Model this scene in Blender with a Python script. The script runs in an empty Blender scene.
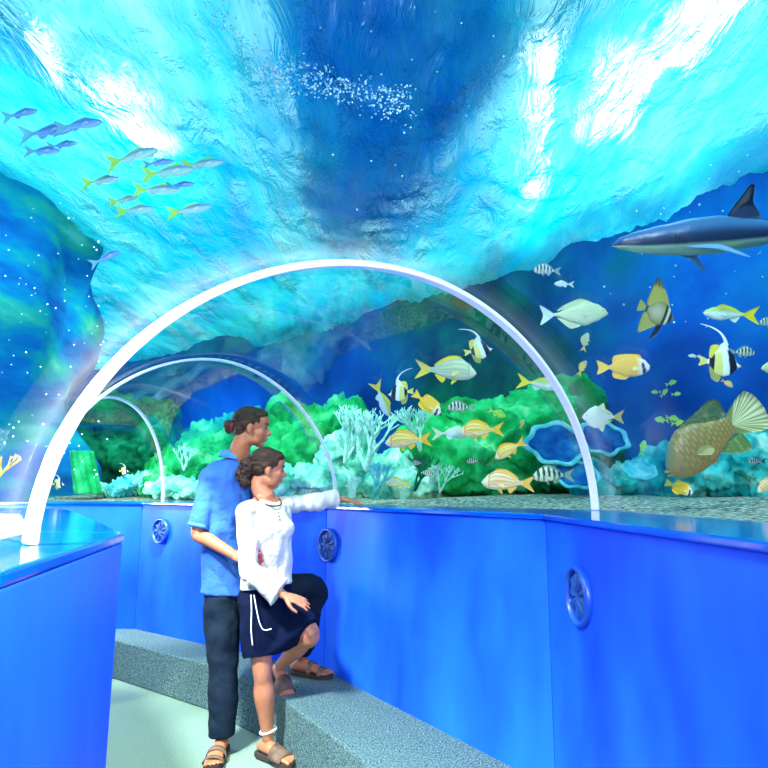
import bpy, bmesh, math, random
from math import sin, cos, pi, radians as R
from mathutils import Vector, Matrix, noise as mn
C = bpy.context.scene.collection
V = Vector
random.seed(7)
H, PITCH, F = 1.37, R(10), 600.0          # eye height, upward tilt, focal length for a 768 px frame
CAMR = V((1, 0, 0)); CAMU = V((0, -sin(PITCH), cos(PITCH))); CAMF = V((0, cos(PITCH), sin(PITCH)))
EYE = V((0, 0, H)); L = 1.27; ZS = 4.2

def ray(px, py):
    return CAMF + CAMR*((px-384)/F) + CAMU*((384-py)/F)
def P(px, py, Y):
    r = ray(px, py); return EYE + r*(Y/r.y)
def atz(px, py, z):
    r = ray(px, py); return EYE + r*((z-H)/r.z)

# ---------------------------------------------------------------- materials
def nt(name):
    m = bpy.data.materials.new(name); m.use_nodes = True
    n = m.node_tree; n.nodes.clear()
    out = n.nodes.new('ShaderNodeOutputMaterial')
    return m, n, out
def ramp(n, fac, stops):
    r = n.nodes.new('ShaderNodeValToRGB'); n.links.new(fac, r.inputs[0])
    el = r.color_ramp.elements
    while len(el) < len(stops): el.new(.5)
    for e, (p, c) in zip(el, stops): e.position = p; e.color = (*c, 1)
    return r.outputs[0]
def noise(n, scale, detail=4, stretch=None, rot=None, space='Object', rough=.55, dist=0):
    tc = n.nodes.new('ShaderNodeTexCoord'); mp = n.nodes.new('ShaderNodeMapping')
    if space == 'World':
        g = n.nodes.new('ShaderNodeNewGeometry'); n.links.new(g.outputs['Position'], mp.inputs[0])
    else:
        n.links.new(tc.outputs[space], mp.inputs[0])
    if stretch: mp.inputs['Scale'].default_value = stretch
    if rot: mp.inputs['Rotation'].default_value = rot
    t = n.nodes.new('ShaderNodeTexNoise'); t.inputs['Scale'].default_value = scale
    t.inputs['Detail'].default_value = detail; t.inputs['Roughness'].default_value = rough
    t.inputs['Distortion'].default_value = dist
    n.links.new(mp.outputs[0], t.inputs['Vector'])
    return t.outputs['Fac']
def mat(name, c, rough=.5, c2=None, scale=8, bump=0, bscale=None, stops=None, spec=.5, metal=0, stretch=None,
        space='Object', detail=4, sss=0, coat=0, rot=None):
    m, n, out = nt(name)
    b = n.nodes.new('ShaderNodeBsdfPrincipled'); n.links.new(b.outputs[0], out.inputs[0])
    b.inputs['Roughness'].default_value = rough; b.inputs['Metallic'].default_value = metal
    b.inputs['Specular IOR Level'].default_value = spec; b.inputs['Coat Weight'].default_value = coat
    if sss:
        b.inputs['Subsurface Weight'].default_value = sss; b.inputs['Subsurface Scale'].default_value = .01
    b.inputs['Base Color'].default_value = (*c, 1)
    if stops is None: stops = [(.35, c), (.65, c2 or tuple(x*.9 for x in c))]
    fac = noise(n, scale, detail, stretch, rot, space)
    n.links.new(ramp(n, fac, stops), b.inputs['Base Color'])
    if bump:
        bn = n.nodes.new('ShaderNodeBump'); bn.inputs['Strength'].default_value = bump
        bn.inputs['Distance'].default_value = .02
        n.links.new(noise(n, bscale or scale, 5, stretch, rot, space), bn.inputs['Height']); n.links.new(bn.outputs[0], b.inputs['Normal'])
    return m
M = {}
M['panel'] = mat('blue_paint_with_caustics', (.016, .165, .97), .45, (.005, .060, .80), 1.5, .04, 3, spec=.10, space='World', stretch=(1, 1, .45))  # mottled highlights painted into the blue as soft vertical streaks
M['ledge'] = mat('blue_ledge_gloss', (.0, .10, .72), .10, (.0, .07, .55), 3, .03, 6, spec=.8, space='World')
M['carpet'] = mat('floor_carpet', (.25, .37, .29), .95, (.16, .27, .23), 120, .5, 200, space='World', spec=.1)
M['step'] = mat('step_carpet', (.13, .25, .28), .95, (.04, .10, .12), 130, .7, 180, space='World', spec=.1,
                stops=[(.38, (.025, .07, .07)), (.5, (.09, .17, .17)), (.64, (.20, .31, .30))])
M['rib'] = mat('white_rib', (.92, .95, .98), .35, (.86, .92, .97), 6)
M['gravel'] = mat('gravel', (.5, .5, .4), .9, None, 38, 1.0, 50, space='World', detail=4, spec=.2,
                  stops=[(.36, (.03, .05, .05)), (.46, (.22, .28, .22)), (.54, (.46, .48, .36)), (.64, (.90, .88, .72))])
M['rockwall'] = mat('tank_wall_blue', (0, .1, .4), .8, None, .55, .6, 2.5, space='World', detail=8, spec=.2,
                    stops=[(.30, (.0, .018, .10)), (.42, (.0, .05, .30)), (.52, (.0, .10, .46)), (.60, (.0, .17, .52)), (.72, (.0, .13, .16))])
def algae_patch(m, centre, r0, r1, c):
    n = m.node_tree; b = [x for x in n.nodes if x.type == 'BSDF_PRINCIPLED'][0]; src = b.inputs['Base Color'].links[0].from_socket
    g = n.nodes.new('ShaderNodeNewGeometry'); d = n.nodes.new('ShaderNodeVectorMath'); d.operation = 'DISTANCE'; d.inputs[1].default_value = centre
    n.links.new(g.outputs['Position'], d.inputs[0]); f = noise(n, .9, 6, None, None, 'World')
    a = n.nodes.new('ShaderNodeMath'); a.operation = 'MULTIPLY_ADD'; a.inputs[1].default_value = 2.6; n.links.new(f, a.inputs[0]); n.links.new(d.outputs['Value'], a.inputs[2])
    mr = n.nodes.new('ShaderNodeMapRange'); mr.interpolation_type = 'SMOOTHSTEP'; n.links.new(a.outputs[0], mr.inputs[0])
    mr.inputs[1].default_value = r0; mr.inputs[2].default_value = r1; mr.inputs[3].default_value = 1; mr.inputs[4].default_value = 0
    mx = n.nodes.new('ShaderNodeMix'); mx.data_type = 'RGBA'; n.links.new(mr.outputs[0], mx.inputs[0]); n.links.new(src, mx.inputs[6])
    n.links.new(ramp(n, noise(n, 2.2, 7, None, None, 'World'), c), mx.inputs[7]); n.links.new(mx.outputs[2], b.inputs['Base Color'])
algae_patch(M['rockwall'], (1.25, 7.2, 3.0), 1.9, 3.9, [(.35, (.0, .035, .05)), (.5, (.0, .075, .07)), (.65, (.0, .14, .08))])
M['leftrock'] = mat('tank_rock_teal', (0, .2, .4), .8, None, 1.5, 1.0, 3.5, space='World', detail=8, spec=.2, stretch=(1, .45, 1.6), rot=(R(35), 0, 0),
                    stops=[(.32, (.0, .08, .36)), (.45, (.0, .20, .55)), (.53, (.0, .34, .50)), (.62, (.03, .50, .38)), (.72, (.2, .75, .6))])
def reefmat(name, stops, scale=5):
    return mat(name, stops[0][1], .85, None, scale, .9, scale*3, stops=stops, space='World', detail=8, spec=.2)
M['reef_green'] = reefmat('reef_green', [(.3, (.0, .09, .02)), (.45, (.0, .30, .06)), (.58, (.02, .50, .16)), (.72, (.25, .75, .35))], 3)
M['reef_dark'] = reefmat('reef_dark', [(.3, (.0, .03, .03)), (.5, (.0, .12, .05)), (.65, (.0, .25, .10)), (.8, (.05, .45, .3))], 2.2)
M['reef_teal'] = reefmat('reef_teal', [(.3, (.0, .14, .22)), (.45, (.0, .40, .42)), (.58, (.08, .65, .60)), (.72, (.5, .9, .8))], 4)
M['reef_pale'] = reefmat('reef_pale', [(.3, (.02, .30, .22)), (.45, (.15, .60, .45)), (.58, (.45, .85, .70)), (.72, (.85, 1, .9))], 5)
M['coral_blue'] = reefmat('coral_blue', [(.3, (.0, .03, .20)), (.5, (.0, .09, .34)), (.7, (.02, .25, .50))], 6)
M['coral_cyan'] = reefmat('coral_cyan', [(.3, (.02, .38, .50)), (.5, (.10, .60, .68)), (.7, (.45, .9, .9))], 8)
M['coral_pale'] = reefmat('coral_pale', [(.3, (.20, .75, .62)), (.6, (.6, .95, .85))], 20)
M['coral_yellow'] = reefmat('coral_yellow', [(.3, (.45, .30, .0)), (.6, (.75, .55, .05))], 20)
M['medal'] = mat('blue_relief', (.004, .035, .24), .5, (.01, .10, .38), 30, .4, 40, spec=.35)
M['medal_rim'] = mat('blue_rim', (.006, .06, .42), .35, (.01, .09, .5), 10, spec=.5)
M['slab'] = mat('blue_slab', (.02, .22, .85), .8, (.01, .10, .55), 1.2)
M['skin_man'] = mat('skin_man', (.44, .165, .075), .45, (.37, .13, .06), 25, .05, 80, sss=.08)
M['skin_woman'] = mat('skin_woman', (.50, .19, .095), .45, (.43, .155, .075), 25, .05, 80, sss=.08)
M['polo'] = mat('polo_cotton', (.035, .135, .50), .85, (.025, .105, .42), 14, .9, 11, spec=.2)
M['polo_trim'] = mat('polo_collar', (.07, .24, .60), .85, (.05, .19, .54), 30, .2, 40, spec=.2)
M['blouse'] = mat('cream_blouse', (.68, .66, .57), .9, (.60, .58, .49), 16, 1.0, 12, spec=.2)
M['trousers'] = mat('dark_denim', (.004, .011, .024), .95, (.009, .019, .036), 12, .5, 10, spec=.1)
M['skirt'] = mat('navy_skirt', (.0015, .0045, .020), .95, (.003, .007, .028), 12, .4, 10, spec=.08)
def hairmat():
    m = mat('brown_hair', (.018, .009, .005), .5, (.06, .03, .014), 30, .8, 60, stretch=(.25, 1, 1), spec=.3)
    return m
M['hair'] = hairmat()
M['red'] = mat('red_tie', (.25, .01, .03), .6)
M['sandal'] = mat('brown_sandal', (.10, .065, .045), .7, (.16, .10, .07), 40, .3, 60)
M['sole'] = mat('sandal_sole', (.03, .022, .02), .8)
M['white_cord'] = mat('white_cord', (.85, .85, .85), .7)
M['bead'] = mat('necklace_bead', (.10, .02, .015), .35)
M['eye_white'] = mat('eye_white', (.22, .20, .18), .5)
M['eye_dark'] = mat('eye_dark', (.01, .008, .006), .1)
M['lip'] = mat('lip', (.52, .20, .15), .45)
M['flower'] = mat('pink_flower', (.60, .08, .16), .7)
M['button'] = mat('dark_button', (.02, .02, .03), .4)
M['steel'] = mat('lamp_housing', (.25, .27, .3), .4, metal=.6)

# fish skin reads each vertex's own colour; scales are bump
m, n, out = nt('fish_skin'); b = n.nodes.new('ShaderNodeBsdfPrincipled'); n.links.new(b.outputs[0], out.inputs[0])
at_ = n.nodes.new('ShaderNodeAttribute'); at_.attribute_name = 'Col'; n.links.new(at_.outputs['Color'], b.inputs['Base Color'])
b.inputs['Roughness'].default_value = .38
vo = n.nodes.new('ShaderNodeTexVoronoi'); vo.inputs['Scale'].default_value = 40
tc = n.nodes.new('ShaderNodeTexCoord'); n.links.new(tc.outputs['Object'], vo.inputs['Vector'])
bn = n.nodes.new('ShaderNodeBump'); bn.inputs['Strength'].default_value = .15; bn.inputs['Distance'].default_value = .01
n.links.new(vo.outputs['Distance'], bn.inputs['Height']); n.links.new(bn.outputs[0], b.inputs['Normal'])
M['fish'] = m

def acrylic():
    m, n, out = nt('acrylic')
    t = n.nodes.new('ShaderNodeBsdfTransparent'); t.inputs[0].default_value = (.97, .995, 1, 1)
    g = n.nodes.new('ShaderNodeBsdfGlossy'); g.inputs['Roughness'].default_value = .03
    lw = n.nodes.new('ShaderNodeLayerWeight'); lw.inputs['Blend'].default_value = .12
    mu = n.nodes.new('ShaderNodeMath'); mu.operation = 'MULTIPLY'; mu.inputs[1].default_value = .20
    n.links.new(lw.outputs['Fresnel'], mu.inputs[0])
    mx = n.nodes.new('ShaderNodeMixShader'); n.links.new(mu.outputs[0], mx.inputs[0])
    n.links.new(t.outputs[0], mx.inputs[1]); n.links.new(g.outputs[0], mx.inputs[2]); n.links.new(mx.outputs[0], out.inputs[0])
    return m
M['acrylic'] = acrylic()

def water():
    m, n, out = nt('water_surface')
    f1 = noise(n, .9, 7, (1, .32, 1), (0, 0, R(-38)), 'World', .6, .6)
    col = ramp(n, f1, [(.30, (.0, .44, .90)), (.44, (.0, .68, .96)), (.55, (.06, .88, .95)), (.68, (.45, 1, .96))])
    tr = n.nodes.new('ShaderNodeBsdfTranslucent'); n.links.new(col, tr.inputs[0])
    tp = n.nodes.new('ShaderNodeBsdfRefraction'); tp.inputs[0].default_value = (.80, .98, 1, 1); tp.inputs['Roughness'].default_value = .30; tp.inputs['IOR'].default_value = 1.12
    gl = n.nodes.new('ShaderNodeBsdfGlossy'); gl.inputs['Roughness'].default_value = .15; gl.inputs[0].default_value = (.5, .9, 1, 1)
    bn = n.nodes.new('ShaderNodeBump'); bn.inputs['Strength'].default_value = .9; bn.inputs['Distance'].default_value = .12
    n.links.new(noise(n, 5, 5, (1, .3, 1), (0, 0, R(-38)), 'World', .6, .8), bn.inputs['Height'])
    n.links.new(bn.outputs[0], tp.inputs['Normal']); n.links.new(bn.outputs[0], gl.inputs['Normal'])
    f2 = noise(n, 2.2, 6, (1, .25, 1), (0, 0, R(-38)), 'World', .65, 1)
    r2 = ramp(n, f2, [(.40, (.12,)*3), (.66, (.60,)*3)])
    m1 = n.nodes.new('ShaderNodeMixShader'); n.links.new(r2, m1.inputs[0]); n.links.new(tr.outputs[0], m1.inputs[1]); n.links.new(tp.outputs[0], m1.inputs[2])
    m2 = n.nodes.new('ShaderNodeMixShader'); m2.inputs[0].default_value = .10
    n.links.new(m1.outputs[0], m2.inputs[1]); n.links.new(gl.outputs[0], m2.inputs[2]); n.links.new(m2.outputs[0], out.inputs[0])
    return m
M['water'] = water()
def emis(name, c, s):
    m, n, out = nt(name); e = n.nodes.new('ShaderNodeEmission'); e.inputs[0].default_value = (*c, 1); e.inputs[1].default_value = s
    n.links.new(e.outputs[0], out.inputs[0]); return m
M['lamp'] = emis('lamp_glow', (.92, 1, 1), 9)

# ---------------------------------------------------------------- mesh helpers
def link(name, me, m=None, parent=None, smooth=True):
    o = bpy.data.objects.new(name, me); C.objects.link(o)
    if m and not me.materials: me.materials.append(m)
    if smooth: me.polygons.foreach_set('use_smooth', [True]*len(me.polygons))
    if parent: o.parent = parent
    return o
def fromdata(name, vs, fs, m, parent=None, smooth=True):
    me = bpy.data.meshes.new(name); me.from_pydata([tuple(v) for v in vs], [], fs); me.validate(); me.update()
    return link(name, me, m, parent, smooth)
def frombm(name, bm, m, parent=None, smooth=True):
    bmesh.ops.recalc_face_normals(bm, faces=bm.faces)
    me = bpy.data.meshes.new(name); bm.to_mesh(me); bm.free()
    return link(name, me, m, parent, smooth)
def tag(o, label=None, cat=None, group=None, kind=None):
    if label: o['label'] = label
    if cat: o['category'] = cat
    if group: o['group'] = group
    if kind: o['kind'] = kind
    return o
def struct(o, label): return tag(o, label, None, None, 'structure')
def empty(name, loc, label, cat, group=None):
    o = bpy.data.objects.new(name, None); C.objects.link(o); o.location = loc; o.empty_display_size = .1
    return tag(o, label, cat, group)
def prism(bm, poly, z0, z1):
    a = [bm.verts.new((x, y, z0)) for x, y in poly]; b = [bm.verts.new((x, y, z1)) for x, y in poly]
    n = len(poly); bm.faces.new(a[::-1]); bm.faces.new(b)
    for i in range(n): bm.faces.new((a[i], a[(i+1) % n], b[(i+1) % n], b[i]))
def cat_interp(vals, per):
    out = []; n = len(vals)
    for i in range(n-1):
        p0 = vals[max(i-1, 0)]; p1 = vals[i]; p2 = vals[i+1]; p3 = vals[min(i+2, n-1)]
        for k in range(per):
            t = k/per
            out.append(.5*((2*p1)+(p2-p0)*t+(2*p0-5*p1+4*p2-p3)*t*t+(3*p1-p0-3*p2+p3)*t**3))
    out.append(vals[-1]); return out
def tube(bm, rings, seg=14, per=4, cap=True, flat=1.0):
    """rings: (point, radius_a, radius_b, hint) ; a is measured along the hint."""
    ps = [V(r[0]) for r in rings]; ra = [r[1] for r in rings]; rb = [r[2] if len(r) > 2 and r[2] else r[1] for r in rings]
    hs = [V(r[3]) if len(r) > 3 else V((1, 0, 0)) for r in rings]
    if len(ps) > 2 or per > 1:
        ps = cat_interp(ps, per); ra = cat_interp(ra, per); rb = cat_interp(rb, per); hs = cat_interp(hs, per)
    n = len(ps); rows = []
    def frame(i):
        d = (ps[min(i+1, n-1)]-ps[max(i-1, 0)]).normalized()
        h = hs[i]-d*hs[i].dot(d)
        if h.length < 1e-3: h = V((0, 1, 0))-d*d.y
        if h.length < 1e-3: h = V((0, 0, 1))-d*d.z
        h.normalize(); return d, h, d.cross(h)
    def row(p, a, b, h, k):
        return [bm.verts.new(p+h*(a*cos(2*pi*j/seg))+k*(b*sin(2*pi*j/seg))) for j in range(seg)]
    d, h, k = frame(0)
    if cap:
        r = min(ra[0], rb[0])*flat
        tip0 = bm.verts.new(ps[0]-d*r); rows.append(row(ps[0]-d*r*.75, ra[0]*.6, rb[0]*.6, h, k)); 
    for i in range(n):
        d, h, k = frame(i); rows.append(row(ps[i], max(ra[i], 1e-4), max(rb[i], 1e-4), h, k))
    if cap:
        r = min(ra[-1], rb[-1])*flat
        rows.append(row(ps[-1]+d*r*.75, ra[-1]*.6, rb[-1]*.6, h, k)); tip1 = bm.verts.new(ps[-1]+d*r)
    for a, b in zip(rows, rows[1:]):
        for j in range(seg): bm.faces.new((a[j], a[(j+1) % seg], b[(j+1) % seg], b[j]))
    if cap:
        for j in range(seg):
            bm.faces.new((tip0, rows[0][(j+1) % seg], rows[0][j])); bm.faces.new((tip1, rows[-1][j], rows[-1][(j+1) % seg]))
    else:
        bm.faces.new(rows[0][::-1]); bm.faces.new(rows[-1])
def ball(bm, c, r, mtx=None, sub=3):
    r = V(r) if not isinstance(r, (int, float)) else V((r, r, r))
    T = Matrix.Translation(c) @ (mtx.to_4x4() if mtx else Matrix.Identity(4)) @ Matrix.Diagonal((*r, 1))
    bmesh.ops.create_icosphere(bm, subdivisions=sub, radius=1, matrix=T)
def remeshed(name, bm, voxel, m, parent=None, smooth=4, disp=None):
    bmesh.ops.recalc_face_normals(bm, faces=bm.faces)
    me = bpy.data.meshes.new('tmp'); bm.to_mesh(me); bm.free()
    o = bpy.data.objects.new('tmp', me); C.objects.link(o)
    r = o.modifiers.new('r', 'REMESH'); r.mode = 'VOXEL'; r.voxel_size = voxel; r.adaptivity = 0
    if smooth:
        s = o.modifiers.new('s', 'SMOOTH'); s.iterations = smooth; s.factor = .5
    dg = bpy.context.evaluated_depsgraph_get(); dg.update()
    me2 = bpy.data.meshes.new_from_object(o.evaluated_get(dg)); me2.name = name
    bpy.data.objects.remove(o); bpy.data.meshes.remove(me)
    me2.materials.clear()
    if disp:
        vs = [(v.co.copy(), v.normal.copy()) for v in me2.vertices]; fl = []
        for c_, n_ in vs: fl += (c_+disp(c_, n_))[:]
        me2.vertices.foreach_set('co', fl); me2.update()
    return link(name, me2, m, parent)
def base_at(o, loc):
    """move a mesh object's origin to loc without moving its shape"""
    o.data.transform(Matrix.Translation(-V(loc))); o.location = loc; return o
#@@SECTION ROOM
FR = [(.957, -1.8), (.675, 2.574), (-.369, 3.957), (-2.005, 5.087), (-3.3, 5.03)]
BR = [(1.42, -1.8), (1.13, 3.03), (-.29, 4.40), (-1.93, 5.52), (-3.3, 5.46)]
FL = [(-.55, -1.8), (-.42, .2), (-.48, .779), (-.613, 1.45), (-1.339, 2.684), (-1.68, 3.22), (-3.3, 4.05)]
BL = [(-.72, -1.8), (-.60, .2), (-.66, .779), (-.86, 1.5), (-1.55, 2.60), (-1.83, 3.08), (-3.3, 3.8)]
def strip(names, fr, bk, z0, z1, m, labels, inset=0, over=0):
    for i in range(len(fr)-1):
        bm = bmesh.new(); a, b, c, d = V(fr[i]), V(fr[i+1]), V(bk[i+1]), V(bk[i])
        if over:
            a = a+(a-d).normalized()*over; b = b+(b-c).normalized()*over
        if inset:
            c = b+(c-b).normalized()*inset; d = a+(d-a).normalized()*inset
        prism(bm, [a, b, c, d], z0, z1)
        if z0 == 0 and fr is FR:                                 # the panels lean back a little towards the top at this joint
            bm.verts.ensure_lookup_table()
            for v in bm.verts:
                if v.co.z < .01 and (v.co.xy-V(FR[1])).length < .01: v.co.x -= .045; v.co.y -= .14
            bmesh.ops.subdivide_edges(bm, edges=bm.edges[:], cuts=9, use_grid_fill=True)
        o = frombm(names[i], bm, m, None, False); struct(o, labels[i])
        bv = o.modifiers.new('b', 'BEVEL'); bv.width = .006; bv.segments = 2; bv.limit_method = 'ANGLE'
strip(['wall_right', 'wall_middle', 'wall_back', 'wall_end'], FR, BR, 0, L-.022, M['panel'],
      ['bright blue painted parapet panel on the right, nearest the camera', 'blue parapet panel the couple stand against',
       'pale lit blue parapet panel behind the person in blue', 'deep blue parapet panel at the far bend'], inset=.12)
strip(['trim_1', 'trim_2', 'trim_3', 'trim_4'], FR, BR, L-.022, L, M['ledge'],
      ['glossy blue ledge on the right panel', 'glossy blue ledge under the person in white\'s hand', 'glossy blue ledge behind the person in blue', 'glossy blue ledge at the far bend'], over=.02)
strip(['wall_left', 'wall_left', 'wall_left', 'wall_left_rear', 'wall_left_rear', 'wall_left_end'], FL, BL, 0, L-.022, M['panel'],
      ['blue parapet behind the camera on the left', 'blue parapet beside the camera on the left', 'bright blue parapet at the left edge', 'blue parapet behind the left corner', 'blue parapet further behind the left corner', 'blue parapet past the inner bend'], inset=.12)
strip(['trim_5', 'trim_6', 'trim_7', 'trim_8', 'trim_9', 'trim_11'], FL, BL, L-.022, L, M['ledge'],
      ['glossy ledge behind the camera', 'glossy ledge beside the camera', 'glossy blue ledge at the left edge', 'glossy ledge behind the left corner', 'glossy ledge further behind the left corner', 'glossy ledge past the inner bend'], over=.004)
bm = bmesh.new(); prism(bm, [(-4.2, -2.2), (1.8, -2.2), (1.8, 6), (-4.2, 6)], -.1, 0)
struct(frombm('floor', bm, M['carpet'], None, False), 'grey green carpeted walkway floor')
# carpeted step along the outer panels
SF = [(.62, .3), (-.10, 2.731), (-.625, 3.593), (-1.135, 4.1), (-1.99, 4.725), (-3.3, 4.66)]
SB = [(.845, .3), (.69, 2.55), (-.369, 3.97), (-.62, 4.14), (-2.005, 5.10), (-3.3, 5.04)]
bm = bmesh.new(); prism(bm, SF+SB[::-1], 0, .27)
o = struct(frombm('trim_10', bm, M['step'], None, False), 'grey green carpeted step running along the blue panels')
bv = o.modifiers.new('b', 'BEVEL'); bv.width = .012; bv.segments = 3
# ribs and acrylic
RIBS = [((-.76, -1.75), (1.40, -1.75), .90, 1.95), ((-.66, 1.13), (1.06, 3.06), .855, 1.96),
        ((-1.527, 2.64), (-.33, 4.34), .862, 1.88), ((-1.79, 3.13), (-1.99, 5.50), .75, 2.05), ((-3.3, 3.75), (-3.28, 5.45), .78, 2.0)]
def arc(r, n=48, grow=0, z0=L):
    (lx, ly), (rx, ry), h, e = r; out = []
    hw = math.hypot(rx-lx, ry-ly)/2; s = (hw+grow)/hw
    for i in range(n+1):
        t = pi*i/n; c, sn = cos(t), max(sin(t), 0)
        u = math.copysign(abs(c)**(2/e), c)*s
        out.append(V(((lx+rx)/2+(rx-lx)/2*u, (ly+ry)/2+(ry-ly)/2*u, z0+(h+grow)*sn**(2/e))))
    return out
ARC_LABELS = [None, 'large near white rib arching over the whole walkway', 'middle white rib arching behind the couple\'s heads',
              'small far white rib arching over the bend']
for i in (1, 2, 3):
    r = RIBS[i]; d = V((r[1][0]-r[0][0], r[1][1]-r[0][1], 0)).normalized(); nrm = V((-d.y, d.x, 0))
    pts = arc(r, 64, -.012); cen = V(((r[0][0]+r[1][0])/2, (r[0][1]+r[1][1])/2, L))
    bm = bmesh.new(); rows = []
    for k, p in enumerate(pts):
        tg = (pts[min(k+1, 64)]-pts[max(k-1, 0)]).normalized(); ou = nrm.cross(tg)
        if ou.dot(p-cen) < 0: ou = -ou
        w, th = ((.019, .010) if i == 1 else (.013, .007))
        rows.append([bm.verts.new(p+nrm*w*sx+ou*th*sz) for sx, sz in ((1, 1), (1, -1), (-1, -1), (-1, 1))])
    for a, b in zip(rows, rows[1:]):
        for j in range(4): bm.faces.new((a[j], a[(j+1) % 4], b[(j+1) % 4], b[j]))
    bm.faces.new(rows[0]); bm.faces.new(rows[-1][::-1])
    o = frombm('arch_rib', bm, M['rib'], None, False); base_at(o, (cen.x, cen.y, L))
    tag(o, ARC_LABELS[i], 'arch rib'); bv = o.modifiers.new('b', 'BEVEL'); bv.width = .005; bv.segments = 2
for i in range(4):
    A, B = arc(RIBS[i], 48), arc(RIBS[i+1], 48); vs = []; fs = []; K = 10
    for k in range(K+1):
        for a, b in zip(A, B): vs.append(a.lerp(b, k/K))
    for k in range(K):
        for j in range(48): q = k*49+j; fs.append((q, q+1, q+50, q+49))
    o = fromdata('window_%d' % (i+1), vs, fs, M['acrylic'])
    so = o.modifiers.new('s', 'SOLIDIFY'); so.thickness = .02; so.offset = 1 if i < 9 else -1
    struct(o, ['clear curved acrylic overhead, nearest', 'clear curved acrylic beyond the near rib', 'clear curved acrylic behind the couple', 'clear curved acrylic at the bend'][i])

# ---------------------------------------------------------------- relief medallions on the panels
def medallion(px, py, a, b, r, label):
    a, b = V((*a, 0)), V((*b, 0)); d = (b-a).normalized(); nrm = V((d.y, -d.x, 0))
    if nrm.dot(EYE-a) < 0: nrm = -nrm
    rr = ray(px, py); t = (a-EYE).dot(nrm)/rr.dot(nrm); c = EYE+rr*t; c = c+nrm*0
    root = empty('wall_medallion', c, label, 'medallion', 'round blue medallions on the parapet panels')
    X, Z, Y = d, V((0, 0, 1)), nrm
    prof = [(0, .012), (.2, .024), (.5, .016), (.80, .012), (.84, .012)]
    def lathe(prof, name, m, wob=0):
        bm = bmesh.new(); rows = []; n = 48
        for rad, h in prof:
            rows.append([bm.verts.new(X*(rad*r*cos(2*pi*j/n))+Z*(rad*r*sin(2*pi*j/n))+Y*(h+wob*(.5+.5*math.cos(9*2*pi*j/n))*(1 if .15 < rad < .75 else 0))) for j in range(n)])
        for p, q in zip(rows, rows[1:]):
            for j in range(n): bm.faces.new((p[j], p[(j+1) % n], q[(j+1) % n], q[j]))
        return frombm(name, bm, m, root)
    lathe([(.01, .020), (.12, .022), (.2, .018), (.45, .013), (.7, .011), (.86, .010), (.86, 0)], 'relief_disc', M['medal'], .012)
    lathe([(.82, .0), (.82, .014), (.86, .030), (.93, .034), (1, .022), (1.0, .0), (.82, 0)], 'rim', M['medal_rim'])
medallion(583, 596, FR[0], FR[1], .103, 'dark blue round medallion on the nearest right hand blue panel')
medallion(330, 545, FR[1], FR[2], .105, 'dark blue round medallion just right of the waist of the person in white')
medallion(162, 531, FR[2], FR[3], .098, 'small dark blue round medallion on the pale panel left of the person in blue')

#@@SECTION TANK
# gravel bed: two beds either side of the walkway
def bed(poly, name, label, z, bumpz=.02):
    bm = bmesh.new(); vs = [bm.verts.new((x, y, 0)) for x, y in poly]; f = bm.faces.new(vs)
    bmesh.ops.triangulate(bm, faces=[f])
    for _ in range(5):
        bmesh.ops.subdivide_edges(bm, edges=[e for e in bm.edges if e.calc_length() > .25], cuts=1, use_grid_fill=True)
    for v in bm.verts:
        dl = min((v.co.xy-(V(a)+(V(b)-V(a))*max(0, min(1, (v.co.xy-V(a)).dot(V(b)-V(a))/(V(b)-V(a)).length_squared)))).length for e_ in (BR, BL) for a, b in zip(e_, e_[1:]))
        v.co.z = z+.075*min(1, dl/1.3)+min(1, dl*4)*(bumpz*mn.noise(v.co*1.6)+bumpz*.4*mn.noise(v.co*5))
    o = frombm(name, bm, M['gravel']); tag(o, label, 'gravel', None, 'stuff'); return o
bed(BR[::-1]+[(3.9, -1.8), (4.6, 1), (3.3, 4.37), (1.9, 6.6), (.2, 8.4), (-2.2, 10.6), (-8, 15), (-12, 15), (-9, 9.2), (-5, 8.8), (-3.32, 6.5)][::1], 'gravel_bed', 'pale gravel bed behind the right and far ledges', L-.02)
bed(BL+[(-3.5, 2.8), (-3.5, -1.8)], 'gravel_bed', 'brightly lit white gravel bed behind the left ledge', L-.02)
def curtain(line, z0, z1, name, m, label, amp=.25, sc=.7, nz=26, step=.3):
    pts = [V((*line[0], 0))]
    for a, b in zip(line, line[1:]):
        a, b = V((*a, 0)), V((*b, 0)); k = max(1, int((b-a).length/step))
        pts += [a.lerp(b, (j+1)/k) for j in range(k)]
    vs, fs = [], []; n = len(pts)
    for i in range(nz+1):
        z = z0+(z1-z0)*i/nz
        for j, p in enumerate(pts):
            t = (pts[min(j+1, n-1)]-pts[max(j-1, 0)]).normalized(); nr = V((-t.y, t.x, 0))
            q = V((p.x, p.y, z)); o = amp*(mn.noise(q*sc)+.5*mn.noise(q*sc*2.3+V((5, 1, 2))))
            vs.append(q+nr*o)
    for i in range(nz):
        for j in range(n-1): q = i*n+j; fs.append((q, q+1, q+n+1, q+n))
    o = fromdata(name, vs, fs, m); so = o.modifiers.new('s', 'SOLIDIFY'); so.thickness = .12; so.offset = 0
    return struct(o, label)
TR = [(4.3, -2), (4.6, 1), (3.25, 4.37), (1.85, 6.65), (.1, 8.4), (-2.3, 10.6), (-8.2, 15.2), (-12.5, 15.5)]
curtain(TR, .6, ZS+.1, 'wall_tank_right', M['rockwall'], 'deep blue far wall of the tank', .22)
TL = [(-3.5, -2), (-3.42, 2), (-3.42, 6.7), (-5.0, 9), (-9, 9.4), (-12.5, 15.5)]
curtain(TL, .6, ZS+.1, 'wall_tank_left', M['leftrock'], 'blue and teal streaked rock wall on the left of the tank', .35, .8)
bm = bmesh.new(); prism(bm, [(-4, -2.1), (4.6, -2.1), (4.6, -1.8), (-4, -1.8)], 0, ZS)
struct(frombm('wall_rear', bm, M['slab'], None, False), 'blue wall behind the camera')
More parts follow.
